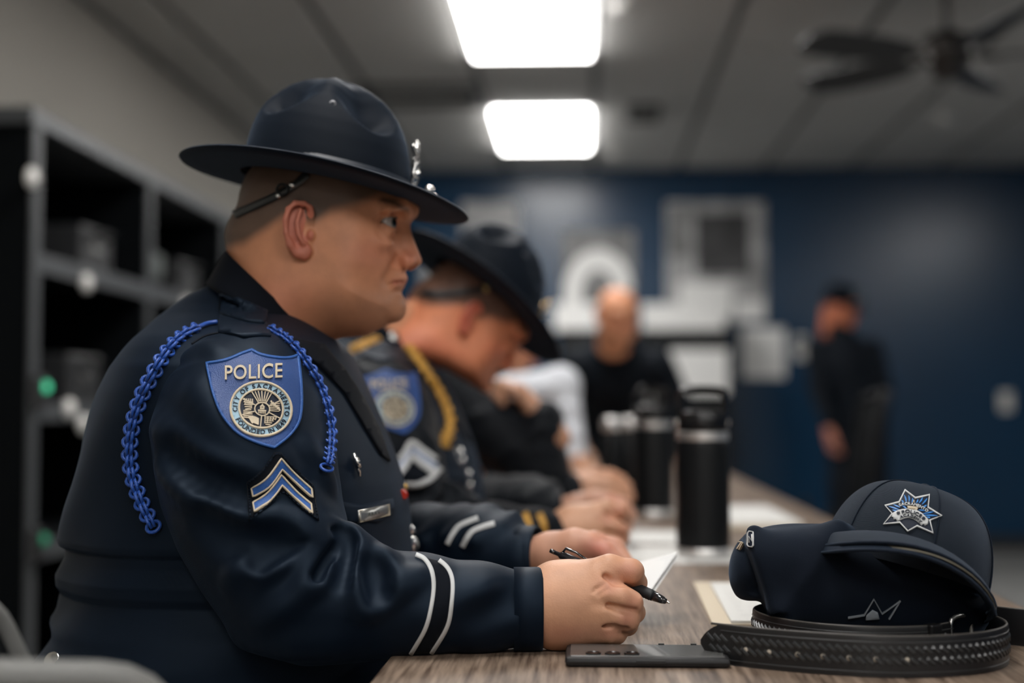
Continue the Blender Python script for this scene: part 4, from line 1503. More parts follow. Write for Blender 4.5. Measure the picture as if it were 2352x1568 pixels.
# ---- corporal chevrons
cv_out = catmull([(568, 1106), (600, 1080), (630, 1038)], 4).tolist() + catmull([(645, 1040), (680, 1078), (718, 1112)], 4).tolist() + [(732, 1196)] + catmull([(728, 1194), (690, 1166), (655, 1132)], 4).tolist() + catmull([(645, 1132), (612, 1165), (572, 1196)], 4).tolist()
ch = mk('rank_chevron', *dS.poly(cv_out, .0020, 9), M_COLLAR, o1)
tag(ch, 'two-bar blue and cream rank chevron')
for (yo, sc) in ((0, 1.0), (37, 1.0)):
    lft = [(580, 1120 + yo), (612, 1098 + yo), (644, 1054 + yo)]
    rgt = [(644, 1054 + yo), (676, 1090 + yo), (712, 1124 + yo)]
    lf2 = [(583, 1142 + yo), (617, 1119 + yo), (646, 1078 + yo)]
    rg2 = [(646, 1078 + yo), (680, 1112 + yo), (715, 1145 + yo)]
    if yo:
        lft[0] = (583, 1158); lf2[0] = (585, 1177)
    out = catmull(lft, 5).tolist() + catmull(rgt, 5)[1:].tolist() + catmull(rg2[::-1], 5).tolist() + catmull(lf2[::-1], 5)[1:].tolist()
    c = mk('chevron_bar', *dS.poly(out, .0042, 8), M_BLUEL, ch)
    mk('chevron_edge', *dS.stroke(out, 3.6, .0050, per=1, closed=True), M_CREAM, c)
mb = MB()
oc = np.array(cv_out); cc = oc.mean(0)
for k in range(0, len(oc)):
    a, b = cc + (oc[k] - cc) * .95, cc + (oc[(k + 1) % len(oc)] - cc) * .95
    n = max(1, int(np.linalg.norm(b - a) / 7))
    for j in range(n):
        mb.add(*dS.stroke([a + (b - a) * (j + .15) / n, a + (b - a) * (j + .75) / n], 2.5, .0032, per=1))
mk('chevron_stitching', mb.V, mb.F, M_JACKET, ch, False)

# ---- white sleeve stripes
for pts in ([(955, 1274), (975, 1284), (990, 1308), (996, 1345), (990, 1395), (976, 1445), (943, 1502)], [(1008, 1287), (1028, 1305), (1039, 1335), (1037, 1385), (1026, 1440), (990, 1500)]):
    mk('sleeve_stripe', *dS.stroke(pts, 9, .0016), M_WHITETH, sl)
mk('sleeve_band', *dS.poly(catmull([(962, 1277), (994, 1308), (1000, 1345), (993, 1400), (975, 1455), (950, 1500)], 5).tolist() + catmull([(988, 1500), (1022, 1440), (1033, 1385), (1035, 1335), (1024, 1305), (1005, 1288)], 5).tolist(), .0007, 14), M_COLLAR, sl)
d2 = Drape(bvh_of(SLEEVE2), 1.8)
for pts in ([(1027, 1250), (1040, 1226), (1058, 1206), (1098, 1190)], [(1062, 1256), (1074, 1234), (1090, 1217), (1136, 1202)]):
    mk('sleeve_stripe', *d2.stroke(pts, 11, .0018), M_WHITETH, sl2)
# sleeve and cuff seams
mk('cuff_stitching', *Drape(bvh_of(cuff_mesh(W(1180, 1398, 1.505), W(1246, 1398, 1.507), .0385, .0375)), 1.47).stroke([(1228, 1322), (1236, 1360), (1240, 1400), (1238, 1450), (1234, 1472)], 1.6, .0005), M_COLLAR, sl)

# ---- armhole seam piping
dJ = Drape(bvh_of(TORSO), 1.55)

# ---- epaulette
ep = [(506, 672), (560, 695), (613, 718), (612, 734), (606, 748), (560, 742), (512, 728), (498, 745), (503, 765), (560, 768), (622, 775), (618, 756), (611, 744)]
V1 = dA.poly(catmull([(508, 673), (560, 694), (612, 717)], 4).tolist() + [(611, 740), (607, 746)] + catmull([(606, 748), (560, 742), (505, 724)], 4).tolist(), .006, 9)
e1 = mk('epaulette', *V1, M_JACKET, o1)
mk('epaulette_end', *dA.poly([(505, 727), (556, 740), (596, 747), (611, 742), (618, 756), (622, 773), (560, 776), (502, 764)], .0035, 9), M_JACKET, e1)

# ---- braided blue shoulder cord
def braid(path, dr, name, parent, m, size=.0074, strand=.0021, lift=.0045, first_plain=0):
    hits = [dr.hit(*p) for p in catmull(path, 10)]
    P = np.array([h_[0] for h_ in hits]); Nn = np.array([h_[1] for h_ in hits])
    Nn = np.array([.3 * n_ - .7 * ray(*p) / np.linalg.norm(ray(*p)) for n_, p in zip(Nn, catmull(path, 10))])
    # keep depth smooth along the cord
    for _ in range(6):
        P[1:-1] = .25 * P[:-2] + .5 * P[1:-1] + .25 * P[2:]; Nn[1:-1] = .25 * Nn[:-2] + .5 * Nn[1:-1] + .25 * Nn[2:]
    P = P + Nn / np.linalg.norm(Nn, axis=1)[:, None] * lift
    sL = np.concatenate([[0], np.cumsum(np.linalg.norm(np.diff(P, axis=0), axis=1))])
    mb = MB()
    step = size * 1.85
    n = int(sL[-1] / step)
    for i in range(n + 1):
        s0 = i * step
        at = lambda s_: np.array([np.interp(s_, sL, P[:, k]) for k in range(3)])
        c = at(s0); t = at(s0 + .002) - at(s0 - .002 if s0 > .002 else 0)
        if np.linalg.norm(t) < 1e-6: t = at(s0) - at(s0 - .004)
        t /= np.linalg.norm(t)
        nn = np.array([np.interp(s0, sL, Nn[:, k]) for k in range(3)]); nn -= t * nn.dot(t); nn /= np.linalg.norm(nn)
        b = np.cross(t, nn)
        loop = []
        for q in np.arange(14) * 2 * math.pi / 14:
            loop.append(c + t * size * .80 * math.cos(q) + b * size * 1.0 * math.sin(q) + nn * (.0022 * math.cos(q)))
        mb.tube(loop, strand, 7, closed=True)
        if i < n:
            for o_ in (-1, 1):
                mb.tube([c - t * size * .2 + b * o_ * .0016 + nn * .003, c + t * step * .5 + b * o_ * .0026 + nn * .0062, c + t * step * 1.1 + b * o_ * .0016 + nn * .0034], strand * .95, 6)
    return mk(name, mb.V, mb.F, m, parent)


cord = braid([(452, 758), (425, 770), (395, 795), (365, 838), (338, 885), (318, 930), (304, 985), (299, 1035), (303, 1085), (318, 1135), (338, 1180), (360, 1222)], dA, 'shoulder_cord', o1, M_CORD)
tag(cord, 'bright blue braided shoulder cord')
hs = [dA.hit(*p) for p in catmull([(499, 745), (478, 748), (456, 757)], 5)]
mk('cord_tail', *tube([p + n * .004 for p, n in hs], .0026, 8), M_CORD, cord)
braid([(620, 758), (650, 777), (680, 805), (708, 845), (732, 888), (748, 935), (757, 985), (756, 1030), (749, 1075)], dA, 'shoulder_cord', o1, M_CORD, size=.0066, strand=.0017)
mk('epaulette_loop', *dA.stroke([(440, 790), (470, 772), (503, 764)], 3, .001), M_COLLAR, e1)

# ---- front of the jacket: lapel, pocket, badge, name plate, medals, buttons
dT = Drape(bvh_of(TORSO), 1.6)
lap = mk('lapel', *dT.poly([(640, 775), (742, 794), (790, 850), (835, 920), (868, 985), (893, 1060), (872, 1045), (838, 988), (790, 905), (740, 850), (695, 812)], .004, 12), M_COLLAR, o1)
pk = mk('pocket_flap', *dT.poly([(768, 1150), (830, 1158), (900, 1145), (902, 1178), (870, 1200), (835, 1196), (800, 1202), (770, 1182)], .0028, 14), M_JACKET, o1)
npl = mk('name_plate', *dT.poly([(819, 1172), (888, 1158), (889, 1184), (821, 1201)], .0055, 14), mat('brushed_nickel', (.36, .36, .34), .35, metal=.85), o1)
tag(npl, 'silver name plate')
mk('plate_rim', *dT.stroke([(820, 1173), (887, 1160), (888, 1183), (822, 1199)], 1.6, .0062, per=1, closed=True), M_CREAM, npl)
mb = MB()
for i, x in enumerate((840, 847, 854, 861)):
    mb.add(*dT.stroke([(x, 1186 - i * 1.3), (x + 2, 1178 - i * 1.3), (x + 4, 1185 - i * 1.4)], 1.4, .0059, per=1))
mk('worn_engraving', mb.V, mb.F, mat('engraved_grey', (.14, .14, .13), .5, metal=.6), npl, False)
h_ = [dT.hit(*p) for p in ((808, 1042), (813, 1058), (818, 1075), (823, 1095))]
mb = MB().tube([p + n * .004 for p, n in h_], [.002, .0032, .0028, .0012], 8)
mb.tube([h_[1][0] + h_[1][1] * .006 + (0, -.004, .002), h_[2][0] + h_[2][1] * .006], .003, 8)
tag(mk('breast_badge', mb.V, mb.F, M_SILVER, o1), 'thin silver breast badge seen edge-on')


def button(px, py, dr, parent, m, r=.0085, name='button'):
    p, n = dr.hit(px, py)
    mb = MB().lathe([(r, -.002), (r, .002), (r * .9, .0035), (r * .75, .003), (r * .5, .0042), (.0004, .0045)], 18, p, n)
    return mk(name, mb.V, mb.F, m, parent, True)


button(948, 1250, dT, o1, M_SILVER, .010)
button(944, 1216, dT, o1, M_SILVER, .006)
button(121, 1516, dT, o1, M_SILVER, .0095)
md = button(925, 1135, dT, o1, mat('red_enamel', (.45, .03, .015), .2, spec=.6), .0065, 'medal')
tag(md, 'small red enamel medal')
button(929, 1118, dT, md, M_GOLD, .004, 'medal_bar')

# ---- hat strap behind the head with its keeper
st = mk('chin_strap', *dH.stroke([(706, 400), (680, 424), (642, 446), (600, 466), (565, 482), (540, 494)], 17, .0032), mat('strap_leather', (.02, .022, .022), .3, spec=.6), hat1)
for px, py, r in ((650, 437, .0052), (672, 426, .004), (641, 450, .0034)):
    p, n = dH.hit(px, py)
    if r > .005:
        tt = np.arange(16) * 2 * math.pi / 16
        e1_ = np.cross(n, (0, 0, 1)); e1_ /= np.linalg.norm(e1_); e2_ = np.cross(e1_, n)
        mk('strap_ring', *tube([p + n * .005 + r * 1.3 * (math.cos(t) * e1_ + math.sin(t) * e2_) for t in tt], .0016, 6, closed=True), M_STEELD, hat1)
    else:
        mb = MB().lathe([(r, .002), (r, .005), (r * .6, .0068), (.0003, .007)], 14, p, n)
        mk('strap_rivet', mb.V, mb.F, M_SILVER, hat1, True)
p, n = dH.hit(540, 492)
mk('strap_knot', *transform_sphere(p + n * .004, .007), M_BLACKL, hat1) if False else None

# ---- pen
pa_, pb_ = W(1273, 1268, 1.560), W(1539, 1385, 1.488)
ax_ = (pb_ - pa_); PL = np.linalg.norm(ax_); ax_ /= PL
pen = tag(empty('ballpoint_pen', tuple(W(1440, 1352, 1.515))), 'black clicker pen held in the nearest officer\'s right hand', 'pen')
M_PENB = mat('pen_smoke_plastic', (.012, .012, .014), .12, spec=.6, coat=.5)
M_GRIP = mat('pen_rubber_grip', (.012, .014, .016), .6)
MB().lathe([(.0022, .0), (.0024, .007), (.0035, .008), (.0050, .012), (.0052, .045), (.0054, .075)], 20, pa_, ax_).obj('barrel', M_PENB, pen, True)
gp = [(.0056, PL - .062)] + [q for k in range(9) for q in ((.0060, PL - .060 + .0032 * k + .016), (.0054, PL - .060 + .0032 * k + .0176))] + [(.0056, PL - .0165)]
gp = [(.0055, PL - .078), (.0062, PL - .070), (.0060, PL - .046)] + [q for k in range(8) for q in ((.0061, PL - .0450 + .003 * k), (.0056, PL - .0436 + .003 * k))] + [(.0056, PL - .0205)]
MB().lathe(gp, 20, pa_, ax_).obj('grip', M_GRIP, pen, True)
MB().lathe([(.0054, PL - .0205), (.0042, PL - .010), (.0028, PL - .005), (.0017, PL - .0045)], 20, pa_, ax_).obj('cone', M_PENB, pen, True)
MB().lathe([(.0016, PL - .0048), (.0010, PL - .001), (.0003, PL)], 14, pa_, ax_).obj('tip', M_SILVER, pen, True)
MB().lathe([(.0012, -.0055), (.0024, -.005), (.0024, .001)], 14, pa_, ax_).obj('clicker', M_PENB, pen, True)
side = np.cross(ax_, (0, 1, 0)); side = side / np.linalg.norm(side)
if side[2] < 0: side = -side
MB().tube([pa_ + ax_ * .010 + side * .004, pa_ + ax_ * .012 + side * .0088, pa_ + ax_ * .025 + side * .0095, pa_ + ax_ * .043 + side * .0062], [.002, .0022, .002, .0016], 8, flat=.7).obj('clip', M_PENB, pen, True)

# ---- folded card held in the left hand
M_CARD = mat('white_card', (.74, .74, .73), .6, spec=.2)
a, b, c, d = W(1390, 1312, 1.80), W(1557, 1266, 1.74), W(1497, 1352, 1.665), W(1352, 1420, 1.70)
nrm = np.cross(b - a, d - a); nrm /= np.linalg.norm(nrm)
if nrm[2] < 0: nrm = -nrm
cr = tag(empty('folded_card', tuple((a + b + c + d) / 4)), 'folded white ruled card between the nearest officer\'s hands', 'card')


def leaf(q, th, name, m, parent):
    q = [np.array(x) for x in q]
    V = q + [x - nrm * th for x in q]
    return mk(name, V, [(0, 1, 2, 3), (7, 6, 5, 4), (0, 4, 5, 1), (1, 5, 6, 2), (2, 6, 7, 3), (3, 7, 4, 0)], m, parent, False)


lf = leaf([a, b, c, d], .0006, 'leaf', M_CARD, cr)
leaf([a - nrm * .002, b - nrm * .004 + (c - b) * .03, c - nrm * .004 + (c - d) * .02, d - nrm * .002], .0006, 'leaf', M_CARD, cr)
mb = MB()
M_RULE = mat('pale_rule', (.42, .46, .52), .7)
for k in range(1, 9):
    f = k / 9.5
    u, w = a + (d - a) * f, b + (c - b) * f
    t = (d - a) / np.linalg.norm(d - a) * .00035
    mb.add([u - t + nrm * .0002, w - t + nrm * .0002, w + t + nrm * .0002, u + t + nrm * .0002], [(0, 1, 2, 3)])
mk('ruled_lines', mb.V, mb.F, M_RULE, lf, False)
# ================================================================== THE OTHER PEOPLE
def copy_part(src, parent, deep=True):
    c = src.copy(); COL.objects.link(c); c.parent = parent
    OFFS[c.name] = OFFS[parent.name]
    if deep:
        for ch in src.children:
            copy_part(ch, c)
    return c


HEAD_C = build_head(.0032)
PIV = hp(690, 760)                           # the head nods about the base of the neck


def place_head(head, rot, off, scale=1.0, lean=(0, 0, 0)):
    a = transform((head[0] - PIV), rot, scale, PIV + P0 + np.array(off))
    b = head[0] + P0 + np.array(off) - np.array(lean)
    d = head[0][:, 2] - PIV[2] + .25 * head[0][:, 0]
    w = np.clip((d + .03) / .08, 0, 1); w = (w * w * (3 - 2 * w))[:, None]
    return a * w + b * (1 - w)                # the base of the neck stays in the collar


# ------------------------------------------------------------------ second officer, head bowed
T2 = np.array((.032, .80, 0.0))
o2 = tag(empty('person', tuple(np.array((-.42, YH, 0)) + T2)), 'second seated officer with bowed head, gold shoulder cord, silver sergeant chevrons', 'person')
R2 = np.array(Matrix.Rotation(math.radians(17), 3, 'Z') @ Matrix.Rotation(math.radians(29), 3, 'Y'))
H2 = np.array((.030, 0, -.026))
HS2 = .95
FIST2 = (FIST[0] + T2 + (-.022, 0, .006), FIST[1], FIST[2])
body2 = join([(place_head(HEAD_C, R2, T2 + H2, HS2, H2), HEAD_C[1], HEAD_C[2] * (1.08, .86, .80)), FIST2, (LHAND[0] + T2, LHAND[1], LHAND[2]), (INNER[0] + T2, INNER[1], SK)])
mk('body', body2[0], body2[1], M_SKIN, o2, True, body2[2])
hat2 = build_hat(o2, transform(HAT_O - P0 - PIV, R2, HS2, PIV + P0 + T2 + H2), R2 @ HAT_R, M_GOLD)
M_JACKET2 = mat('black_twill', (.0045, .0065, .010), .6, spec=.16, sheen=.06, bump=('twill', 520, .25, .0006))
JACK = [o for o in o1.children if o.name.split('.')[0] in ('jacket', 'collar', 'trousers', 'shoe', 'epaulette', 'shoulder_patch', 'lapel', 'pocket_flap')]
for o in JACK: copy_part(o, o2)
mk('sleeve', SLEEVE[0] + T2, SLEEVE[1], M_JACKET2, o2)
mk('sleeve', SLEEVE2[0] + T2, SLEEVE2[1], M_JACKET2, o2)
s2 = [o for o in o2.children if o.name.startswith('sleeve')]
mk('cuff', *cuff_mesh(W(1180, 1398, 1.505) + T2, W(1246, 1398, 1.507) + T2, .0385, .0375), M_JACKET2, s2[0])
mv = Vol((-.06, -.04, -.03), (.03, .04, .02), .0025)       # moustache
for s in (-1, 1):
    mv.chain([(0.002, 0, 0, .006), (-.006, s * .016, -.003, .0055), (-.018, s * .028, -.012, .003)], .004, .002)
V, Q = mv.mesh(1)
mk('moustache', transform(V + hp(931, 630) - PIV, R2, HS2, PIV + P0 + T2 + H2), Q, mat('dark_hair', (.03, .022, .018), .6), o2)
dh2 = Drape(bvh_of((place_head(HEAD_C, R2, T2 + H2, HS2, H2), HEAD_C[1])), 2.45)
mk('chin_strap', *dh2.stroke([(968, 672), (1010, 676), (1060, 672), (1112, 664)], 15, .004), M_BLACKL, hat2)
button(1115, 662, dh2, hat2, M_GOLD, .006, 'strap_rivet')
dr2 = Drape(bvh_of((SLEEVE[0] + T2, SLEEVE[1]), (TORSO[0] + T2, TORSO[1]), (COLLAR[0] + T2, COLLAR[1])), 2.3)
gc = braid([(936, 800), (952, 822), (975, 858), (1000, 895), (1020, 935), (1030, 970), (1026, 1000), (1016, 1022)], dr2, 'shoulder_cord', o2, M_GOLDTH, size=.0095, strand=.0032, lift=.004)
tag(gc, 'thick gold braided shoulder cord')
braid([(818, 806), (840, 796), (868, 784)], dr2, 'shoulder_cord', o2, M_GOLDTH, size=.010, strand=.0034, lift=.004)
button(905, 773, dr2, o2, M_SILVER, .009, 'epaulette_button')
sg = mk('rank_chevron', *dr2.poly([(912, 1060), (945, 1008), (1000, 1052), (1016, 1092), (990, 1120), (940, 1128), (918, 1100)], .002, 12), M_COLLAR, o2)
tag(sg, 'silver and blue sergeant chevrons with a rocker')
for k in range(3):
    y = k * 17
    mk('chevron_bar', *dr2.stroke([(914, 1058 + y), (932, 1036 + y), (944, 1016 + y), (968, 1034 + y), (1002, 1056 + y)], 12, .005, per=3), M_WHITETH if k % 2 == 0 else mat('silver_blue_thread', (.42, .48, .60), .6), sg)
mk('chevron_rocker', *dr2.stroke([(930, 1112), (962, 1112), (992, 1098), (1010, 1076)], 11, .005, per=4), M_WHITETH, sg)
ds2 = Drape(bvh_of((SLEEVE[0] + T2, SLEEVE[1])), 2.28)
for pts in ([(1205, 1178), (1214, 1200), (1216, 1232)], [(1238, 1180), (1249, 1204), (1250, 1236)]):
    mk('sleeve_stripe', *ds2.stroke(pts, 13, .002, per=4), M_GOLDTH, s2[0])
dt2 = Drape(bvh_of((TORSO[0] + T2, TORSO[1])), 2.4)
for (px, py, r_) in ((1052, 1040, .011), (1060, 1058, .008), (1140, 1080, .009), (1185, 1140, .007), (1150, 1105, .007)):
    button(px, py, dt2, o2, M_SILVER, r_, 'badge')
bt = Vol((-.05, -.05, -.02), (.05, .05, .02), .003)

# ------------------------------------------------------------------ third officer, hand at the mouth
T3 = np.array((.045, 1.56, .01))
o3 = tag(empty('person', tuple(np.array((-.42, YH, 0)) + T3 * (1, 1, 0))), 'third seated person behind the bowed officer, hand raised to the mouth', 'person')
R3 = np.array(Matrix.Rotation(math.radians(20), 3, 'Y'))


def arm(pts, h, mat_, name, parent, kf=.03):
    P = np.array(pts)
    v = Vol(P[:, :3].min(0) - .11, P[:, :3].max(0) + .11, h)
    v.chain(pts, 0, kf)
    for i in range(len(P) - 1):
        for f in (.35, .75):
            a = P[i] * (1 - f) + P[i + 1] * f
            v.chain([(a[0] - a[3] * .6, a[1] - a[3] * .8, a[2] - .01, .007), (a[0], a[1] - a[3], a[2] + .01, .008), (a[0] + a[3] * .7, a[1] - a[3] * .7, a[2] + .005, .007)], .014)
    V, Q = v.mesh(1)
    return mk(name, V, Q, mat_, parent)


def hand(wrist, direction, palm_n, curl=.5, h=.0030, side=1, s=1.0):
    """a hand with palm, four unequal fingers and a thumb; palm_n points out of the palm"""
    w = np.array(wrist, float); d = np.array(direction, float); d /= np.linalg.norm(d)
    n = np.array(palm_n, float); n -= d * n.dot(d); n /= np.linalg.norm(n)
    b = np.cross(d, n) * side                               # towards the little finger
    lo = w - .20 * s; hi = w + .20 * s
    v = Vol(lo, hi, h)
    v.chain([(*(w - d * .05 * s), .026 * s), (*w, .027 * s)], 0)
    for k, (o, Lm, r) in enumerate(((-.030, .085, .0135), (-.010, .09, .014), (.011, .086, .0135), (.030, .076, .012))):
        m = w + d * Lm * s + b * o * s
        v.chain([(*(w + d * .012 * s + b * o * .6 * s), .019 * s), (*m, r * s)], .016)
        Ls = np.array((.042, .028, .022)) * (1.0, 1.08, 1.0, .78)[k] * s
        p = m; ang = curl * .5
        ch = [(*p, r * s)]
        for j in range(3):
            p = p + Ls[j] * (d * math.cos(ang) + n * math.sin(ang))
            ang += curl * (1.25 if j == 0 else .9)
            ch.append((*p, r * s * (.9, .82, .7)[j]))
        v.chain(ch, .004, .002)
    t0 = w + d * .02 * s - b * .026 * s + n * .008 * s
    t1 = t0 + (d * .035 - b * .022 + n * .012) * s
    t2 = t1 + (d * .032 - b * .004 + n * .010) * s
    t3 = t2 + (d * .022 + b * .004 + n * .010) * s
    v.chain([(*t0, .018 * s), (*t1, .0145 * s), (*t2, .0125 * s), (*t3, .010 * s)], .010, .004)
    return v.mesh(1)


sh3 = np.array((-.34, 1.56, 1.02)) + T3
el3, wr3 = W(1262, 1085, 3.02), W(1250, 965, 3.02)
hn3 = hand(wr3, W(1180, 880, 3.05) - wr3, (-1, .2, -.3), 1.1)
hb3 = hand(W(1300, 1128, 3.0), (1, -.15, -.1), (0.1, 1, -.3), .95, side=-1)
C3 = np.array((.50, .26, .16))
body3 = join([(place_head(HEAD_C, R3, T3), HEAD_C[1], HEAD_C[2]), (*hn3, C3), (*hb3, C3 * 1.12), (INNER[0] + T3, INNER[1], SK)])
mk('body', body3[0], body3[1], M_SKIN, o3, True, body3[2])
for o in [q for q in o1.children if q.name.split('.')[0] in ('jacket', 'collar', 'trousers', 'shoe')]: copy_part(o, o3)
arm([(*sh3, .085), (*(el3 + (-.02, 0, .0)), .058), (*wr3, .043)], .005, M_JACKET2, 'sleeve', o3)
arm([(*(sh3 + (.02, .36, -.02)), .08), (*W(1195, 1120, 3.32), .055), (*W(1305, 1128, 3.0), .040)], .005, M_JACKET2, 'sleeve', o3)
tie = [W(1100, 910, 3.06), W(1110, 945, 3.04), W(1118, 990, 3.04), W(1118, 1040, 3.06)]
mk('necktie', *tube(tie, [.010, .016, .020, .018], 10, flat=.35, up=(0, 1, 0)), mat('blue_tie_silk', (.008, .04, .22), .35, spec=.5), o3)

# ------------------------------------------------------------------ fourth person in a white shirt
T4 = np.array((.02, 2.62, .0))
o4 = tag(empty('person', tuple(np.array((-.42, YH, 0)) + T4)), 'person in a white shirt, mostly hidden behind the second officer\'s hat', 'person')
M_SHIRT = mat('white_shirt', (.62, .64, .68), .7, spec=.2, bump=('noise', 30, .15, .01))
sh4, el4, wr4 = np.array((-.32, 4.18, 1.0)), W(1288, 885, 4.26), W(1318, 1045, 4.2)
hn4 = hand(wr4, (.75, -.2, -.6), (-.3, 0, -1), .5)
body4 = join([(place_head(HEAD_C, R3, T4 + (.02, 0, .02)), HEAD_C[1], HEAD_C[2]), (*hn4, C3), (INNER[0] + T4, INNER[1], SK)])
mk('body', body4[0], body4[1], M_SKIN, o4, True, body4[2])
V4 = transform(TORSO[0] - (-.42, YH, 0), None, 1, np.array((-.42, YH, 0)) + T4)
mk('shirt', V4, TORSO[1], M_SHIRT, o4)
mk('collar', COLLAR[0] + T4, COLLAR[1], M_SHIRT, o4)
arm([(*sh4, .080), (*el4, .054), (*wr4, .040)], .006, M_SHIRT, 'sleeve', o4)
for q in o1.children:
    if q.name.split('.')[0] in ('trousers', 'shoe'): copy_part(q, o4)

def core(head, wl_, wr_, chest, hip, elbows):
    """trunk, neck, arms and legs under the clothes"""
    c = np.array(chest); h_ = np.array(hip); hd = np.array(head)
    v = Vol(np.minimum(np.minimum(wl_, wr_), h_) - .25, np.maximum(np.maximum(wl_, wr_), hd) + .25, .016)
    v.chain([(*hd, .05), (*(hd + (c - hd) * .5), .05), (*c, .09), (*h_, .09)], 0, .03)
    for s, w_ in ((-1, wl_), (1, wr_)):
        v.chain([(*(c + (s * .14, 0, .05)), .04), (*elbows[(s + 1) // 2], .032), (*w_, .026)], .03, .02)
        v.chain([(*(h_ + (s * .08, 0, -.03)), .06), (h_[0] + s * .10, h_[1], .5, .05)], .03)
    return v.mesh(1)


# ------------------------------------------------------------------ bald man leaning on the far end of the table
M_SUIT = mat('dark_suit', (.006, .009, .014), .7, spec=.15)
HEAD_B = build_head(.0036, bald=True, stubble=False)
hb = W(1418, 728, 6.10)
o5 = tag(empty('person', (hb[0], 6.7, 0)), 'bald man in dark clothes leaning over the far end of the table', 'person')
RB = np.array(Matrix.Rotation(math.radians(-78), 3, 'Z') @ Matrix.Rotation(math.radians(14), 3, 'Y'))
hx, hy, hz = hb
wl, wr = np.array((hx - .14, 6.46, TZ + .035)), np.array((hx + .20, 6.46, TZ + .035))
hL = hand(wl, (0, -1, -.05), (0, 0, -1), .25, side=1); hR = hand(wr, (0, -1, -.05), (0, 0, -1), .25, side=-1)
CB = np.array((.62, .38, .27))
body5 = join([(transform(HEAD_B[0], RB, 1.0, hb), HEAD_B[1], np.clip(HEAD_B[2] * 1.15, 0, .75)), (*hL, CB), (*hR, CB), (*core(hb, wl, wr, (hx, 6.5, hz - .24), (hx, 6.80, .96), [(hx + s * .26 + .03, 6.52, 1.02) for s in (-1, 1)]), CB)])
mk('body', body5[0], body5[1], M_SKIN, o5, True, body5[2])
v = Vol((hx - .42, 6.05, .02), (hx + .42, 7.25, hz + .02), .010)
v.ell((hx, 6.48, hz - .20), (.19, .13, .13), .0)
v.chain([(hx, 6.30, hz - .10, .075), (hx, 6.42, hz - .16, .09)], .05)
v.chain([(hx, 6.5, hz - .24, .15), (hx, 6.80, .96, .155)], .08)
for s, w_ in ((-1, wl), (1, wr)):
    sx = hx + s * .19
    v.chain([(sx, 6.44, hz - .19, .075), (hx + s * .26 + .03, 6.52, 1.02, .056), (*(w_ + (0, .05, .02)), .042)], .04, .02)
    v.chain([(hx + s * .09, 6.85, .92, .11), (hx + s * .11, 6.88, .5, .085), (hx + s * .12, 6.9, .09, .07)], .05, .03)
v.F = np.maximum(v.F, (.06 - v.ax[2])[None, None, :])
mk('suit', *v.mesh(1), M_SUIT, o5)
for s in (-1, 1):
    mk('shoe', transform(SHOE[0] - (0, 1.62, 0), np.array(Matrix.Rotation(-math.pi / 2, 3, 'Z')), 1, (hx + s * .12, 6.9, 0)), SHOE[1], M_BLACKL, o5)

# ------------------------------------------------------------------ standing man at the right
hb = W(1930, 712, 8.9)
hx, hy, hz = hb
o6 = tag(empty('person', (hx + .10, 8.9, 0)), 'man in dark uniform and cap standing by the navy wall', 'person')
RS = np.array(Matrix.Rotation(math.radians(-38), 3, 'Z') @ Matrix.Rotation(math.radians(10), 3, 'Y'))
wl, wr = W(1903, 985, 8.75), W(2018, 985, 8.95)
hL = hand(wl, (.05, -.1, -1), (1, 0, 0), .6, side=-1); hR = hand(wr, (.05, -.1, -1), (-1, 0, 0), .6, side=1)
CS = np.array((.55, .22, .15))
body6 = join([(transform(HEAD_C[0], RS, 1.0, hb), HEAD_C[1], HEAD_C[2] * (1.0, .72, .66)), (*hL, CS), (*hR, CS), (*core(hb, wl, wr, (hx + .02, 8.9, hz - .30), (hx + .10, 8.92, .98), [(hx + .05 + s * .20, 8.86, 1.10) for s in (-1, 1)]), CS)])
mk('body', body6[0], body6[1], M_SKIN, o6, True, body6[2])
v = Vol((hx - .40, 8.45, .02), (hx + .55, 9.35, hz - .02), .010)
cx = hx + .02
v.chain([(hx - .01, 8.9, hz - .11, .07), (cx, 8.9, hz - .19, .085)], .03)
v.ell((cx, 8.9, hz - .27), (.19, .12, .10), .05)
v.chain([(cx, 8.9, hz - .36, .145), (hx + .10, 8.92, .98, .14)], .06)
for s, w_ in ((-1, wl), (1, wr)):
    v.chain([(cx + s * .17, 8.88, hz - .25, .072), (cx + s * .20 + .03, 8.86, 1.10, .056), (*(w_ + (0, 0, .04)), .042)], .04, .02)
    v.chain([(hx + .10 + s * .08, 8.92, .92, .105), (hx + .10 + s * .10, 8.90, .5, .082), (hx + .10 + s * .11, 8.92, .09, .07)], .05, .03)
v.F = np.maximum(v.F, (.06 - v.ax[2])[None, None, :])
mk('uniform', *v.mesh(1), M_SUIT, o6)
for s in (-1, 1):
    mk('shoe', transform(SHOE[0] - (0, 1.62, 0), np.array(Matrix.Rotation(-.7, 3, 'Z')), 1, (hx + .10 + s * .11, 8.92, 0)), SHOE[1], M_BLACKL, o6)
capd = []
for rr, z in ((.112, 0), (.115, .03), (.108, .07), (.085, .10), (.04, .12), (.002, .125)):
    capd.append([(rr * 1.0 * math.cos(t) - .01, rr * .86 * math.sin(t), z + .045) for t in np.arange(32) * math.pi / 16])
V, F = loft(capd, True, True)
cp = mk('cap', transform(V, RS, 1, hb), F, M_FELT, o6)
bl = []
for r0, z in ((.10, .05), (.14, .05), (.185, .035), (.19, .032), (.185, .029), (.10, .043)):
    bl.append([(r0 * math.cos(t), min(r0, .125) * .75 * math.sin(t) * 1.0, z - .02 * math.sin(t) ** 2) for t in np.linspace(-1.15, 1.15, 16)])
R_ = np.array(bl); VV = R_.reshape(-1, 3)
FF = [(i * 16 + j, i * 16 + j + 1, ((i + 1) % 6) * 16 + j + 1, ((i + 1) % 6) * 16 + j) for i in range(6) for j in range(15)]
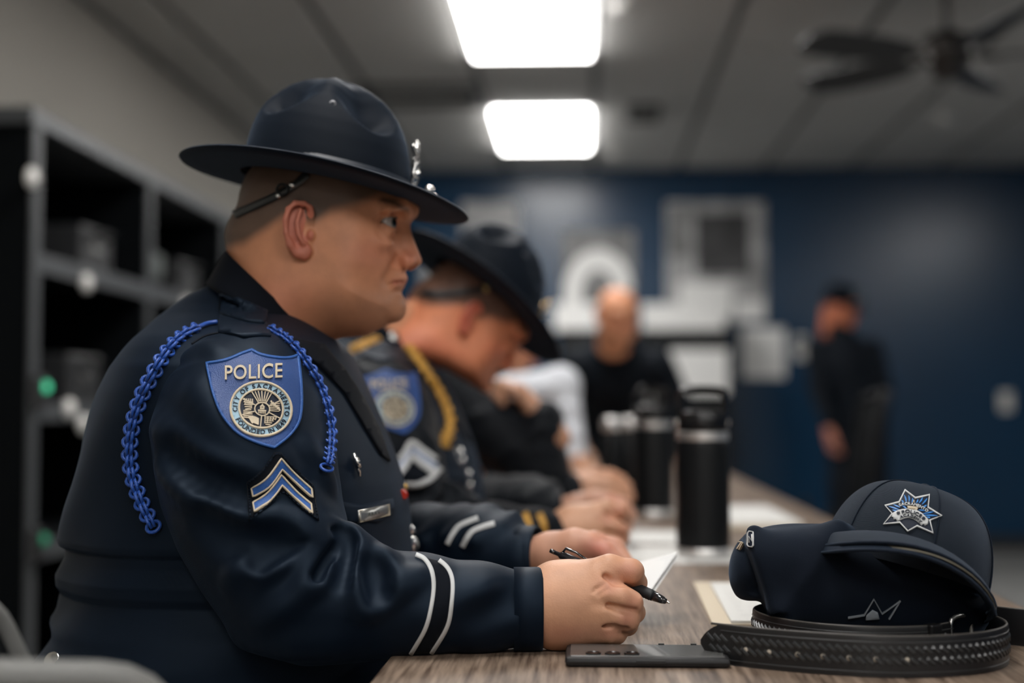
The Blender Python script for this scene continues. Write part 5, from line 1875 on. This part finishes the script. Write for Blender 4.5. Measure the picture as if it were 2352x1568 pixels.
mk('cap_bill', transform(VV, RS, 1, hb), FF, M_FELT, cp)
mk('cap_emblem', transform(np.array(MB().box((.098, -.03, .065), (.108, .03, .12), bev=.004).V), RS, 1, hb), MB().box((.098, -.03, .065), (.108, .03, .12), bev=.004).F, mat('dull_emblem', (.14, .18, .19), .5), cp)
# ================================================================== THINGS ON THE TABLE
def flat_box(name, q, z, th, m, parent, bev=0):
    """thin slab with four table-plan corners"""
    q = [np.array((*p[:2], z)) for p in q]
    V = [p + (0, 0, th) for p in q] + q
    return mk(name, V, [(0, 1, 2, 3), (7, 6, 5, 4), (0, 4, 5, 1), (1, 5, 6, 2), (2, 6, 7, 3), (3, 7, 4, 0)], m, parent, False)


def rect(x, y, w, d, a=0.0):
    c, s = math.cos(a), math.sin(a)
    return [(x + u * c - v_ * s, y + u * s + v_ * c) for u, v_ in ((-w / 2, -d / 2), (w / 2, -d / 2), (w / 2, d / 2), (-w / 2, d / 2))]


# ---- tumblers
M_STEEL = mat('brushed_steel', (.62, .60, .57), .28, metal=1.0)
M_STEELT = mat('polished_steel', (.90, .89, .87), .42, metal=1.0)


def tumbler(c, label, s=1.0, rot=0.0):
    x, y, z = c
    r = tag(empty('tumbler', (x, y, z)), label, 'tumbler')
    R = .0455 * s
    o = (x, y, z)
    MB().lathe([(R * .90, .001), (R * .97, .003), (R * .98, .016), (R * .96, .018)], 48, o).obj('steel_base', M_STEELT, r, True, 40)
    MB().lathe([(R * .96, .018), (R, .020), (R, .19 * s), (R * .985, .196 * s), (R * .96, .199 * s)], 48, o).obj('bottle', M_BLACKM, r, True, 40)
    MB().lathe([(R * .95, .199 * s), (R * .96, .201 * s), (R * .96, .212 * s), (R * .90, .214 * s)], 48, o).obj('neck_ring', M_STEELT, r, True, 40)
    MB().lathe([(R * .92, .214 * s), (R * .94, .216 * s), (R * .94, .236 * s), (R * .88, .246 * s), (R * .55, .250 * s), (.0005, .251 * s)], 48, o).obj('lid', M_BLACKP, r, True, 40)
    h = []
    w, zt = R * .84, .286 * s
    for p in ((-w, .226), (-w, .262), (-w * .96, .276), (-w * .82, .284), (0, .286), (w * .82, .284), (w * .96, .276), (w, .262), (w, .226)):
        h.append((x + p[0] * math.cos(rot), y + p[0] * math.sin(rot), z + p[1] * s))
    mk('carry_handle', *tube(catmull(h, 3), .0058 * s, 10, flat=1.7, up=(0, 1, 0)), M_BLACKP, r)
    for sg in (-1, 1):
        MB().lathe([(.006, 0), (.006, .004), (.001, .005)], 14, (x + sg * w * 1.06 * math.cos(rot), y + sg * w * 1.06 * math.sin(rot), z + .228 * s), (sg, 0, 0)).obj('hinge_pin', M_STEELT, r, True)
    return r


p = on_z(1619, 1284, TZ)
tumbler((p[0], p[1] + .03, TZ), 'black tumbler with square carry handle standing nearest on the table')
p = on_z(1503, 1190, TZ)
tumbler((p[0], p[1] + .05, TZ), 'black tumbler standing behind the nearest tumbler, beside clasped hands', 1.04, .5)
# small steel cups further back
for (px, Y, r0, lab) in ((1404, 3.56, .027, 'slim dark flask with steel cap behind the clasped hands, left one'), (1446, 3.72, .026, 'slim dark flask with steel cap behind the clasped hands, right one')):
    base = np.array((W(px, 970, Y)[0], Y, TZ))
    r = tag(empty('flask', tuple(base)), lab, 'flask')
    MB().lathe([(r0 * .9, .001), (r0, .006), (r0, .185), (r0 * .8, .197)], 32, base).obj('bottle', M_BLACKM, r, True, 50)
    MB().lathe([(r0 * .8, .197), (r0 * .86, .199), (r0 * .86, .222), (r0 * .7, .229), (.001, .231)], 32, base).obj('steel_cap', M_STEELT, r, True, 50)

# ---- papers
M_CREAMP = mat('cream_cover', (.58, .50, .38), .7, spec=.2)
M_INK = mat('pencil_grey', (.28, .28, .29), .8)
nb = tag(empty('notepad', (.265, 1.88, TZ)), 'cream-edged notepad with faint handwriting beside the caps', 'notepad')
flat_box('cover', rect(.262, 1.865, .222, .40, -.02), TZ + .0006, .004, M_CREAMP, nb)
pg = flat_box('page', rect(.275, 1.85, .205, .36, -.02), TZ + .0048, .003, M_PAPER, nb)
mb = MB()
zz = TZ + .0080
for row in range(7):
    y = 1.72 + row * .035
    x = .185
    while x < .32:
        w = random.uniform(.006, .018)
        pts = [(x + w * t, y + random.uniform(-.008, .008), zz) for t in np.linspace(0, 1, 6)]
        for a, b in zip(pts[:-1], pts[1:]):
            mb.add([(a[0], a[1] - .0008, zz), (b[0], b[1] - .0008, zz), (b[0], b[1] + .0008, zz), (a[0], a[1] + .0008, zz)], [(0, 1, 2, 3)])
        x += w + .008
mk('handwriting', mb.V, mb.F, M_INK, pg, False)
for (x, y, w, d, a, lab) in ((.165, 2.48, .20, .28, .05, 'white sheet of paper lying behind the folded card'), (.16, 2.80, .216, .28, -.06, 'white sheet of paper left of the nearest tumbler, farther back')):
    q = tag(flat_box('paper_sheet', rect(x, y, w, d, a), TZ + .0006 + (.001 if y > 2.6 else 0), .0012, M_PAPER, None), lab, 'paper')
q = tag(empty('notebook', (.36, 3.28, TZ)), 'pale notebook on the table right of the tumbler', 'notebook')
flat_box('cover', rect(.355, 3.27, .19, .56, .02), TZ + .0006, .006, M_CREAMP, q)
flat_box('page', rect(.36, 3.29, .185, .52, .02), TZ + .0068, .006, M_PAPER, q)

# ---- phone
ph = tag(empty('mobile_phone', (.06, 1.447, TZ)), 'black-cased phone lying face down beside the belt', 'phone')
M_PHB = mat('phone_back_grey', (.085, .085, .083), .25, spec=.5, coat=.3)
M_CASE = mat('phone_case_black', (.008, .008, .009), .5)
x0, x1, y0, y1 = -.020, .142, 1.408, 1.487
MB().box((x0, y0, TZ + .0005), (x1, y1, TZ + .0105), bev=.0045).obj('case', M_CASE, ph, False, 40)
MB().box((x0 + .005, y0 + .005, TZ + .008), (x1 - .005, y1 - .005, TZ + .0112), bev=.001).obj('back_glass', M_PHB, ph)
for k in range(3):
    c = (x0 + .028 + .019 * k, y0 + .016, TZ + .0112)
    cm = MB().lathe([(.0078, 0), (.0078, .0012), (.0068, .0014), (.0062, .0008), (.0005, .0008)], 20, c).obj('camera_lens', M_BLACKP, ph, True, 40)
MB().box((x0 + .070, y0 - .0008, TZ + .004), (x0 + .098, y0 + .001, TZ + .0078), bev=.0006).obj('side_button', M_CASE, ph)
for x in (x0 + .095, x0 + .128):
    MB().box((x, y1 - .006, TZ + .0108), (x + .006, y1 - .003, TZ + .0122)).obj('case_catch', M_STEELD, ph)

# ---- belts
M_BELTE = mat('belt_edge_worn', (.05, .045, .04), .45)
M_BELTS = mat('belt_stamping', (.03, .032, .034), .34, spec=.6)


def belt(name, plan, label, th=.0036, hgt=.038, stamp=True, holes=(), tip=True, buckle=False, z0=TZ + .0006, flip=False):
    P = catmull(plan, 14)
    L_ = np.concatenate([[0], np.cumsum(np.linalg.norm(np.diff(P, axis=0), axis=1))])
    n = int(L_[-1] / .004)
    S = np.linspace(0, L_[-1], n)
    P = np.stack([np.interp(S, L_, P[:, k]) for k in (0, 1)], 1)
    T = np.gradient(P, axis=0); T /= np.linalg.norm(T, axis=1)[:, None]
    N = np.stack([T[:, 1], -T[:, 0]], 1)                      # outer side
    if flip: N = -N
    r = tag(empty(name, (*P[len(P) // 2], z0)), label, 'belt')
    rings = []
    for i in range(n):
        e = 1.0
        if tip and S[i] < .022: e = math.sqrt(max(.05, 1 - (1 - S[i] / .022) ** 2)) * .55 + .45 * (S[i] / .022)
        zc = z0 + hgt / 2; hh = hgt / 2 * max(e, .12)
        pr = [(.5, -1), (.5, -.9), (.5, .9), (.38, 1), (-.38, 1), (-.5, .9), (-.5, -.9), (-.38, -1)]
        rings.append([(*(P[i] + N[i] * th * a), zc + hh * b) for a, b in pr])
    V, F = loft(rings, True, True)
    st = mk('strap', V, F, M_BLACKL, r, True, None, 40)
    # worn edge along the top
    ed = []
    for i in range(3, n):
        ed.append((*P[i], z0 + hgt + .0002))
    mk('worn_edge', *tube(np.array(ed), .0013, 6), M_BELTE, st)
    if stamp:
        mb = MB()
        s_ = .016
        k = 0
        while s_ < L_[-1] - .01:
            i = int(s_ / L_[-1] * (n - 1))
            t = np.array((*T[i], 0)); nn = np.array((*N[i], 0)); u = np.array((0, 0, 1.0))
            c0 = np.array((*P[i], z0 + hgt / 2)) + nn * (th / 2)
            for row, (zo, sg) in enumerate(((.0062, 1), (-.0042, -1))):
                d_ = (t * .0042 * (1 if not flip else -1) - u * .0032 * 1)
                d_ = t * .0042 - u * .0034
                w_ = (t * .0011 + u * .0013)
                c = c0 + u * zo + t * (.003 if row % 2 else 0)
                q = [c - d_ - w_, c + d_ - w_, c + d_ + w_, c - d_ + w_]
                top = [c + (x - c) * .6 + nn * .0017 for x in q]
                mb.add(q + top, [(0, 1, 5, 4), (1, 2, 6, 5), (2, 3, 7, 6), (3, 0, 4, 7), (4, 5, 6, 7)])
            s_ += .0082; k += 1
        tag(mk('basket_stamping', mb.V, mb.F, M_BELTS, st, False), kind='stuff')
        mk('stitch_line', *tube([(*(P[i] + N[i] * th * .5), z0 + hgt * .86) for i in range(6, n)], .0006, 4), M_BELTS, st)
        mk('stitch_line', *tube([(*(P[i] + N[i] * th * .5), z0 + hgt * .12) for i in range(6, n)], .0006, 4), M_BELTS, st)
    for s_ in holes:
        i = int(s_ / L_[-1] * (n - 1))
        nn = np.array((*N[i], 0)); c = np.array((*P[i], z0 + hgt * .44)) + nn * (th / 2)
        t = np.array((*T[i], 0))
        mk('hole', *tube([c + .0027 * (math.cos(q) * t + math.sin(q) * np.array((0, 0, 1))) for q in np.arange(12) * math.pi / 6], .0006, 5, closed=True), M_BELTE, st)
        MB().lathe([(.0025, -.0002), (.0025, .0004), (.0003, .0005)], 12, c, nn).obj('hole', mat('hole_pale', (.50, .44, .36), .6), st, True)
    if buckle:
        i = n - 1
        c = np.array((*P[i], z0 + hgt / 2)); t = np.array((*T[i], 0))
        zz = np.array((0, 0, 1.0))
        mk('buckle', *tube(catmull([c + t * .0 + zz * .022, c + t * .030 + zz * .022, c + t * .034, c + t * .030 - zz * .0155, c - zz * .0155, c - t * .002], 4, True), .0022, 8, closed=True), M_STEELT, r)
        mk('buckle_prong', *tube([c, c + t * .018 + np.array((*N[i], 0)) * .003, c + t * .034], .0016, 6), M_STEELT, r)
        j = n - 9
        c = np.array((*P[j], z0 + hgt / 2))
        MB().box(c - (.008, .006, hgt / 2 + .001), c + (.008, .006, hgt / 2 + .002), bev=.002, rot=Matrix.Rotation(math.atan2(T[j][1], T[j][0]), 3, 'Z')).obj('keeper_loop', M_BLACKL, r)
    return r


BELT_A = [(.117, 1.452), (.160, 1.418), (.215, 1.390), (.275, 1.372), (.330, 1.375), (.385, 1.402), (.418, 1.448), (.424, 1.502), (.405, 1.550), (.368, 1.570)]
belt('leather_belt', BELT_A,
     'black basket-weave belt in front, its holed tip pointing left', holes=[.055 + .0255 * k for k in range(7)])
BELT_B = [(.585, 1.500), (.53, 1.525), (.47, 1.555), (.42, 1.595), (.36, 1.625), (.28, 1.632), (.215, 1.605), (.182, 1.555), (.190, 1.495), (.228, 1.448), (.280, 1.428), (.335, 1.436), (.368, 1.462)]
belt('leather_belt', BELT_B,
     'black belt coiled round the caps, its tail leading off right', holes=[.03 + .0255 * k for k in range(5)], buckle=True, flip=False)

# ---- caps
M_CAPG = mat('cap_charcoal_twill', (.015, .020, .028), .8, spec=.1, sheen=.12, sheen_tint=(.6, .75, 1), bump=('twill', 420, .5, .0008))
M_CAPN = mat('cap_navy_cotton', (.006, .0095, .017), .8, spec=.1, sheen=.10, sheen_tint=(.5, .7, 1), bump=('noise', 800, .3, .0006))
M_OLIVE = mat('olive_tape', (.13, .115, .085), .7)
CA = W(2074, 1318, 1.555)
RA = np.array(Matrix.Rotation(math.radians(17), 3, 'Y') @ Matrix.Rotation(math.radians(-8), 3, 'X'))


def dome(n=96, A=.089, B=.096, Hh=.096):
    """six-panel crown: x right, -y to the camera, z up"""
    th = np.arange(n) * 2 * math.pi / n
    rings = []
    for t in np.linspace(0, 1, 40):
        a = t * math.pi / 2
        rr = math.cos(a) ** .62 if t < 1 else .0
        rr = max(rr, .012)
        zz = Hh * math.sin(a) ** .95
        seam = 1 - .012 * np.exp(-((np.mod(th - math.pi / 6 + math.pi / 6, math.pi / 3) - math.pi / 6) / .035) ** 2) * (0.3 + .7 * t)
        front = np.clip(-np.sin(th), 0, 1)
        x = A * rr * seam * np.cos(th)
        y = B * rr * seam * np.sin(th) * (1 + .0 * front)
        rings.append(np.stack([x, y, zz * (1 - .04 * np.clip(np.sin(th), 0, 1)) + 0 * x], 1))
    return loft(rings, False, True)


capA = tag(empty('baseball_cap', tuple(CA)), 'charcoal cap with star emblem lying on top of the pile', 'cap')
dV, dF = dome()
dV = transform(dV, RA, 1, CA)
crA = mk('crown', dV, dF, M_CAPG, capA)
p0 = transform([(0, 0, .097)], RA, 1, CA)[0]
up = RA @ np.array((0, 0, 1.0))
MB().lathe([(.008, -.003), (.0075, .001), (.004, .0032), (.0003, .004)], 18, p0, up).obj('top_button', M_CAPG, capA, True)
# panel seams
for k in range(6):
    t = math.pi / 6 + k * math.pi / 3 + math.pi / 3
    t = math.pi / 2 + k * math.pi / 3
    pts = []
    for s_ in np.linspace(0, .96, 16):
        a = s_ * math.pi / 2
        rr = math.cos(a) ** .62
        pts.append((.0895 * rr * math.cos(t), .0965 * rr * math.sin(t), .0965 * math.sin(a) ** .95 * (1 - .04 * max(math.sin(t), 0))))
    mk('panel_seam', *tube(transform(pts, RA, 1, CA), .0009, 6), M_CAPN, crA)
    q = transform([pts[8]], RA, 1, CA)[0]


def bill(RM, C, w=.082, ln=.070, arch=.030, drop=.012, th=.0026, z0=0.0, y0=-.055, m=17, n=10):
    rows = []
    for sgn in (1, -1):
        for j in range(n):
            v_ = j / (n - 1)
            row = []
            for i in range(m):
                u = -1 + 2 * i / (m - 1)
                ext = math.sqrt(max(0, 1 - u * u)) + .02
                x = w * u
                yb = y0 - .040 * math.sqrt(max(0, 1 - u * u))
                y = yb - ln * v_ * (ext ** .7)
                z = z0 + arch * (1 - u * u) - .010 - drop * v_ * v_ + sgn * th / 2
                row.append((x, y, z))
            rows.append(row)
    T_ = np.array(rows[:n]).reshape(-1, 3); B_ = np.array(rows[n:]).reshape(-1, 3)
    F = []
    for j in range(n - 1):
        for i in range(m - 1):
            a = j * m + i
            F.append((a, a + m, a + m + 1, a + 1)); F.append((n * m + a, n * m + a + 1, n * m + a + m + 1, n * m + a + m))
    rim = [(j * m) for j in range(n)] + [(n - 1) * m + i for i in range(1, m)] + [j * m + m - 1 for j in range(n - 2, -1, -1)]
    for a, b in zip(rim[:-1], rim[1:]): F.append((a, n * m + a, n * m + b, b))
    V = np.concatenate([T_, B_])
    edge = (T_[rim] + B_[rim]) / 2
    return transform(V, RM, 1, C), F, transform(edge, RM, 1, C)


RB_ = np.array(Matrix.Rotation(math.radians(22), 3, 'Y') @ Matrix.Rotation(math.radians(-6), 3, 'X'))
CBL = CA + np.array((-.010, 0, .012))
V, F, E = bill(RB_, CBL, w=.092, ln=.064, arch=.029, z0=.004)
bA = mk('bill', V, F, M_CAPG, capA, True, None, 40)
mk('bill_edge', *tube(E, .0018, 6), M_CAPN, bA)
RA2 = np.array(Matrix.Rotation(math.radians(19), 3, 'Y') @ Matrix.Rotation(math.radians(-4), 3, 'X'))

# ---- star emblem on the front panel
dC = Drape(bvh_of((dV, dF)), 1.46)
SC = (2095, 1176)


def star_px(x, y):
    a = math.radians(12.5)
    return (SC[0] + 66 * (x * math.cos(a) + y * math.sin(a)), SC[1] - 60 * (y * math.cos(a) - x * math.sin(a)) + 4 * 0)


def star_pts(ro=1.0, ri=.56):
    pts = []
    tips = [(-.42, .92), (.62, .80), (1.02, .02), (.50, -.95), (-.22, -.93), (-.98, -.30), (-.96, .38)]
    tips = [(2080, 1130), (2134, 1140), (2161, 1185), (2142, 1223), (2085, 1222), (2030, 1203), (2034, 1162)]
    return tips


star = [(2079, 1127), (2102, 1145), (2134, 1138), (2131, 1166), (2162, 1185), (2135, 1195), (2142, 1224), (2106, 1208), (2085, 1220), (2067, 1200), (2030, 1204), (2050, 1180), (2034, 1162), (2066, 1154)]
em = mk('star_emblem', *dC.poly(star, .0012, 8), M_DARKTH, capA)
tag(em, 'embroidered seven-point star emblem')
mk('star_outline', *dC.stroke(star, 3.4, .0026, per=1, closed=True), M_WHITETH, em)
M_RAY = mat('ray_blue_thread', (.03, .19, .52), .5)
mb = MB()
for (a, b) in (((2077, 1138), (2082, 1155)), ((2087, 1139), (2088, 1154)), ((2096, 1145), (2094, 1156)), ((2108, 1148), (2104, 1157)), ((2119, 1144), (2110, 1157)), ((2129, 1146), (2117, 1160)), ((2128, 1161), (2119, 1166)),
               ((2071, 1150), (2075, 1157)), ((2052, 1160), (2068, 1167)), ((2042, 1164), (2066, 1172)), ((2050, 1172), (2062, 1176)), ((2072, 1162), (2082, 1169)), ((2144, 1176), (2118, 1181)), ((2152, 1185), (2120, 1184)), ((2136, 1190), (2127, 1188)), ((2110, 1172), (2126, 1174))):
    mb.add(*dC.stroke([a, ((a[0] + b[0]) / 2 + 1, (a[1] + b[1]) / 2), b], 3.4, .0022, per=3, taper=True))
mk('star_rays', mb.V, mb.F, M_RAY, em, False)
# banner with the words
ban = catmull([(2050, 1180), (2066, 1172), (2090, 1170), (2112, 1176), (2132, 1194)], 4).tolist() + [(2131, 1203), (2124, 1208), (2121, 1203), (2115, 1208), (2112, 1202)] + catmull([(2110, 1201), (2098, 1193), (2084, 1190), (2065, 1196)], 4).tolist() + [(2061, 1198), (2058, 1192), (2053, 1194), (2052, 1188), (2048, 1187)]
mk('banner', *dC.poly(ban, .0026, 7), M_WHITETH, em)
mk('dome_picture', *dC.poly([(2084, 1163), (2108, 1166), (2108, 1168), (2106, 1173), (2085, 1170)], .0028, 6), M_CREAM, em)
mk('dome_spire', *dC.poly([(2097, 1155), (2099, 1149), (2101, 1155)], .0028, 6), M_CREAM, em)


def along(text, path, size, off, m, name, bold=.01):
    P = catmull(path, 10)
    Ls = np.concatenate([[0], np.cumsum(np.linalg.norm(np.diff(P, axis=0), axis=1))])
    ws = []
    for ch in text:
        V, F = glyphs(ch) if ch != ' ' else (np.zeros((0, 2)), [])
        ws.append((V[:, 0].max() - V[:, 0].min() + .14) if len(V) else .3)
    mb = MB(); s = 0; tot = sum(ws)
    for ch, w in zip(text, ws):
        f = (s + w / 2) / tot * Ls[-1]; s += w
        if ch == ' ': continue
        c = np.array([np.interp(f, Ls, P[:, k]) for k in (0, 1)])
        e = np.array([np.interp(min(f + 2, Ls[-1]), Ls, P[:, k]) for k in (0, 1)]) - np.array([np.interp(max(f - 2, 0), Ls, P[:, k]) for k in (0, 1)])
        e /= np.linalg.norm(e); u = np.array((e[1], -e[0]))
        V, F = glyphs(ch); V = embolden(V, F, bold)
        V = (V - ((V[:, 0].max() + V[:, 0].min()) / 2, .36))
        k = Ls[-1] / tot
        Q = [c + e * v_[0] * k + u * v_[1] * size for v_ in V]
        sg = sum(np.cross(Q[g[1]] - Q[g[0]], Q[g[2]] - Q[g[0]]) for g in F)
        mb.add(*dC.build(Q, [tuple(reversed(g)) for g in F] if sg > 0 else F, off))
    return mk(name, mb.V, mb.F, m, em, False)


along('SACRAMENTO', [(2065, 1162), (2080, 1159), (2098, 1160), (2115, 1166), (2131, 1176)], 8.5, .0034, M_WHITETH, 'lettering_sacramento', .03)
along('POLICE', [(2071, 1179), (2085, 1176), (2100, 1179), (2117, 1188)], 10.5, .0040, M_DARKTH, 'lettering_police', .02)
along('ACADEMY', [(2067, 1190), (2080, 1185), (2095, 1187), (2108, 1194), (2116, 1201)], 8.5, .0040, M_DARKTH, 'lettering_academy', .02)
mb = MB()
for c in ((2064, 1180), (2121, 1192)):
    for k in range(3):
        a = k * math.pi / 3 + .2
        mb.add(*dC.stroke([(c[0] - 4 * math.cos(a), c[1] - 4 * math.sin(a)), (c[0] + 4 * math.cos(a), c[1] + 4 * math.sin(a))], 1.8, .0038, per=1))
mk('banner_stars', mb.V, mb.F, M_DARKTH, em, False)

# ---- the dark cap underneath
CB_ = W(1940, 1335, 1.535)
capB = tag(empty('baseball_cap', (CB_[0], CB_[1], TZ)), 'crumpled dark navy cap under the charcoal cap, inside the coiled belt', 'cap')


def build_capB(h=.0020):
    lo, hi = W(1650, 1440, 1.54), W(2330, 1190, 1.54)
    v = Vol((lo[0] - .01, 1.43, TZ - .002), (hi[0], 1.66, hi[2] + .01), h)
    C = lambda px, py, Y, r: (*W(px, py, Y), r)
    v.ell(W(1900, 1330, 1.54), (.110, .074, .056), 0, rot=Matrix.Rotation(.16, 3, 'Y'))
    v.ell(W(1800, 1322, 1.54), (.055, .062, .036), .03)
    v.ell(W(2090, 1385, 1.545), (.085, .07, .034), .04)
    v.ell(W(2065, 1345, 1.540), (.092, .072, .040), .03, rot=Matrix.Rotation(.38, 3, 'Y'))
    # limp back panel standing up at the left
    v.chain([C(1731, 1222, 1.505, .007), C(1752, 1262, 1.500, .014), C(1815, 1282, 1.50, .020), C(1882, 1247, 1.505, .011), C(1930, 1255, 1.52, .02)], .022, .012)
    # straight left edge of the folded front panel
    a_, b_ = W(1699, 1205, 1.50), W(1759, 1380, 1.50)
    t_ = b_ - a_; nrm_ = np.array((-t_[2], 0, t_[0])); nrm_ /= np.linalg.norm(nrm_)
    if nrm_[0] > 0: nrm_ = -nrm_
    pl = (v.ax[0] - a_[0])[:, None, None] * nrm_[0] + (v.ax[2] - a_[2])[None, None, :] * nrm_[2] + 0 * v.ax[1][None, :, None]
    v.F = -smin(-v.F, -pl.astype(np.float32), .008)
    # lobe of the back half showing behind that edge
    v.ell(W(1720, 1298, 1.565), (.0205, .040, .036), .0015, rot=Matrix.Rotation(.22, 3, 'Y'))
    v.ell(W(1735, 1360, 1.56), (.018, .03, .008), .008)
    # seam ridge and soft hollows beside it
    v.chain([C(1925, 1215, 1.500, .008), C(1893, 1252, 1.486, .009), C(1878, 1292, 1.476, .009), C(1842, 1338, 1.474, .009), C(1800, 1398, 1.482, .009), C(1770, 1450, 1.50, .009)], .020)
    v.chain([C(1955, 1270, 1.448, .014), C(1905, 1330, 1.449, .014), C(1862, 1395, 1.455, .014)], .03, sub=True)
    v.chain([C(1840, 1285, 1.450, .012), C(1800, 1345, 1.456, .012)], .03, sub=True)
    for path in (BELT_A, BELT_B):
        P_ = catmull(path, 3)
        for z_ in (.745, .756, .767, .778):
            v.chain([(x_, y_, z_, .0075) for x_, y_ in P_], 0, sub=True)
    v.F = np.maximum(v.F, (TZ + .001 - v.ax[2])[None, None, :])
    return v.mesh(2)


VB, QB = build_capB()
crB = mk('crown', VB, QB, M_CAPN, capB)
V, F, E = bill(RB_, CBL, w=.0935, ln=.072, arch=.029, z0=-.0045, y0=-.055, drop=.012)
bB = mk('bill', V, F, M_CAPN, capB, True, None, 40)
mk('bill_edge', *tube(E, .0018, 6), M_CAPN, bB)
V, F, E = bill(RB_, CBL + (.004, 0, 0), w=.089, ln=.067, arch=.029, z0=-.0010, y0=-.055, drop=.012, th=.001)
mk('sweatband', V, F, M_OLIVE, bB, True)
dB = Drape(bvh_of((VB, QB)), 1.47)
mk('label_patch', *dB.poly([(1719, 1224), (1722, 1220), (1730, 1222), (1731, 1252), (1728, 1256), (1721, 1254), (1718, 1250)], .0012, 6), M_DARKTH, capB)
mk('label_rim', *dB.stroke([(1719, 1224), (1722, 1220), (1730, 1222), (1731, 1252), (1728, 1256), (1721, 1254), (1718, 1250)], 2.2, .0022, per=1, closed=True), M_WHITETH, capB)
mk('label_mark', *dB.stroke([(1722, 1246), (1722, 1232), (1728, 1243), (1728, 1228)], 2.4, .0022, per=1), M_WHITETH, capB)
mb = MB()
mb.add(*dB.stroke([(1698, 1245), (1705, 1244), (1694, 1261)], 2.2, .0016, per=1)); mb.add(*dB.stroke([(1707, 1246), (1699, 1263)], 2.2, .0016, per=1)); mb.add(*dB.stroke([(1699, 1254), (1704, 1253)], 2.0, .0016, per=1))
mk('gold_embroidery', mb.V, mb.F, M_CREAM, capB, False)
# part of its star emblem above the belt edge
M_GREYTH = mat('grey_thread', (.26, .29, .32), .6)
mb = MB()
mb.add(*dB.stroke([(1948, 1417), (1985, 1411), (2007, 1375), (2026, 1408), (2068, 1379), (2062, 1388), (2042, 1420)], 3.0, .0030, per=1))
e2 = mk('star_emblem', mb.V, mb.F, M_GREYTH, capB, False)
mk('emblem_banner', *dB.poly([(1988, 1422), (1990, 1412), (2004, 1400), (2016, 1406), (2020, 1420)], .0026, 6), M_GREYTH, capB)

# ================================================================== CHAIRS
M_CHF = mat('chair_frame_grey', (.15, .15, .142), .5, spec=.4)
M_CHM = mat('chair_mesh_black', (.005, .006, .007), .8, spec=.1, bump=('weave', 500, .4, .001))
M_CHB = mat('chair_base_black', (.006, .006, .007), .5, spec=.2)


def chair(x, y, rz, label, seat_z=.47, back_h=.50, group='swivel chairs along the table', frame=None):
    r = tag(empty('office_chair', (x, y, 0)), label, 'chair', group)
    R = np.array(Matrix.Rotation(rz, 3, 'Z'))
    T = lambda V: transform(V, R, 1, (x, y, 0))

    def add(name, V, F, m, parent, smooth=True, sharp=None):
        return mk(name, T(V), F, m, parent, smooth, None, sharp)
    b = MB().box((-.23, -.24, seat_z - .08), (.25, .24, seat_z), bev=.03)
    add('seat', b.V, b.F, M_CHM, r, True, 50)
    # backrest: rounded frame and mesh
    zz0, zz1, hw = seat_z + .07, seat_z + .07 + back_h, .225
    fr = []
    for (yy, z) in catmull([(-hw + .06, zz0), (-hw, zz0 + .08), (-hw, zz1 - .08), (-hw + .02, zz1 - .015), (-hw + .09, zz1), (0, zz1 + .012), (hw - .09, zz1), (hw - .02, zz1 - .015), (hw, zz1 - .08), (hw, zz0 + .08), (hw - .06, zz0)], 4, True):
        fr.append((-.27 - .07 * (z - zz0) / back_h + .05 * (yy / hw) ** 2, yy, z))
    bk = add('backrest_frame', *tube(fr, .016, 10, closed=True), frame or M_CHF, r)
    c = np.mean(fr, 0)
    rings = [[c + (np.array(p) - c) * f for p in fr] for f in (.97, .6, .25, .02)]
    back = [[np.array(p) + (-.006, 0, 0) for p in q] for q in rings]
    V, F = loft(rings + back[::-1])
    add('backrest_mesh', V, F, M_CHM, bk)
    add('back_support', *tube([(-.20, 0, seat_z - .06), (-.29, 0, seat_z - .02), (-.30, 0, zz0 + .10)], .02, 10), M_CHB, r)
    for s in (-1, 1):
        add('armrest', *tube(catmull([(-.08, s * .25, seat_z - .04), (-.08, s * .29, seat_z + .06), (-.06, s * .29, seat_z + .14)], 4), .014, 8), M_CHB, r)
    b = MB().lathe([(.03, .10), (.03, seat_z - .08)], 16); add('gas_column', b.V, b.F, M_CHB, r)
    for k in range(5):
        a = k * 2 * math.pi / 5
        lg = add('base_leg', *tube([(0, 0, .11), (.16 * math.cos(a), .16 * math.sin(a), .10), (.30 * math.cos(a), .30 * math.sin(a), .075)], [.026, .022, .016], 8), M_CHB, r)
        b = MB().lathe([(.001, -.012), (.024, -.012), (.028, 0), (.024, .012), (.001, .012)], 16, (.30 * math.cos(a), .30 * math.sin(a), .0285), (-math.sin(a), math.cos(a), 0))
        add('castor', b.V, b.F, M_CHB, lg)
    return r


chair(-.555, 1.80, 0.0, 'dark swivel chair the nearest officer sits on', seat_z=.44, back_h=.21)
chair(-.44, 2.56, 0.0, 'dark swivel chair the second officer sits on', seat_z=.44, back_h=.36)
chair(-.42, 3.32, 0.0, 'dark swivel chair under the person holding a hand to the mouth', seat_z=.44, back_h=.36)
chair(-.44, 4.38, 0.0, 'dark swivel chair under the person in the white shirt', seat_z=.44, back_h=.36)
chair(.86, 5.75, math.radians(180), 'empty dark swivel chair on the right side of the table', back_h=.50, frame=M_CHB)
chair(-.240, .70, math.radians(-41), 'grey-rimmed chair back cut by the bottom left corner of the picture', seat_z=.41, back_h=.318)
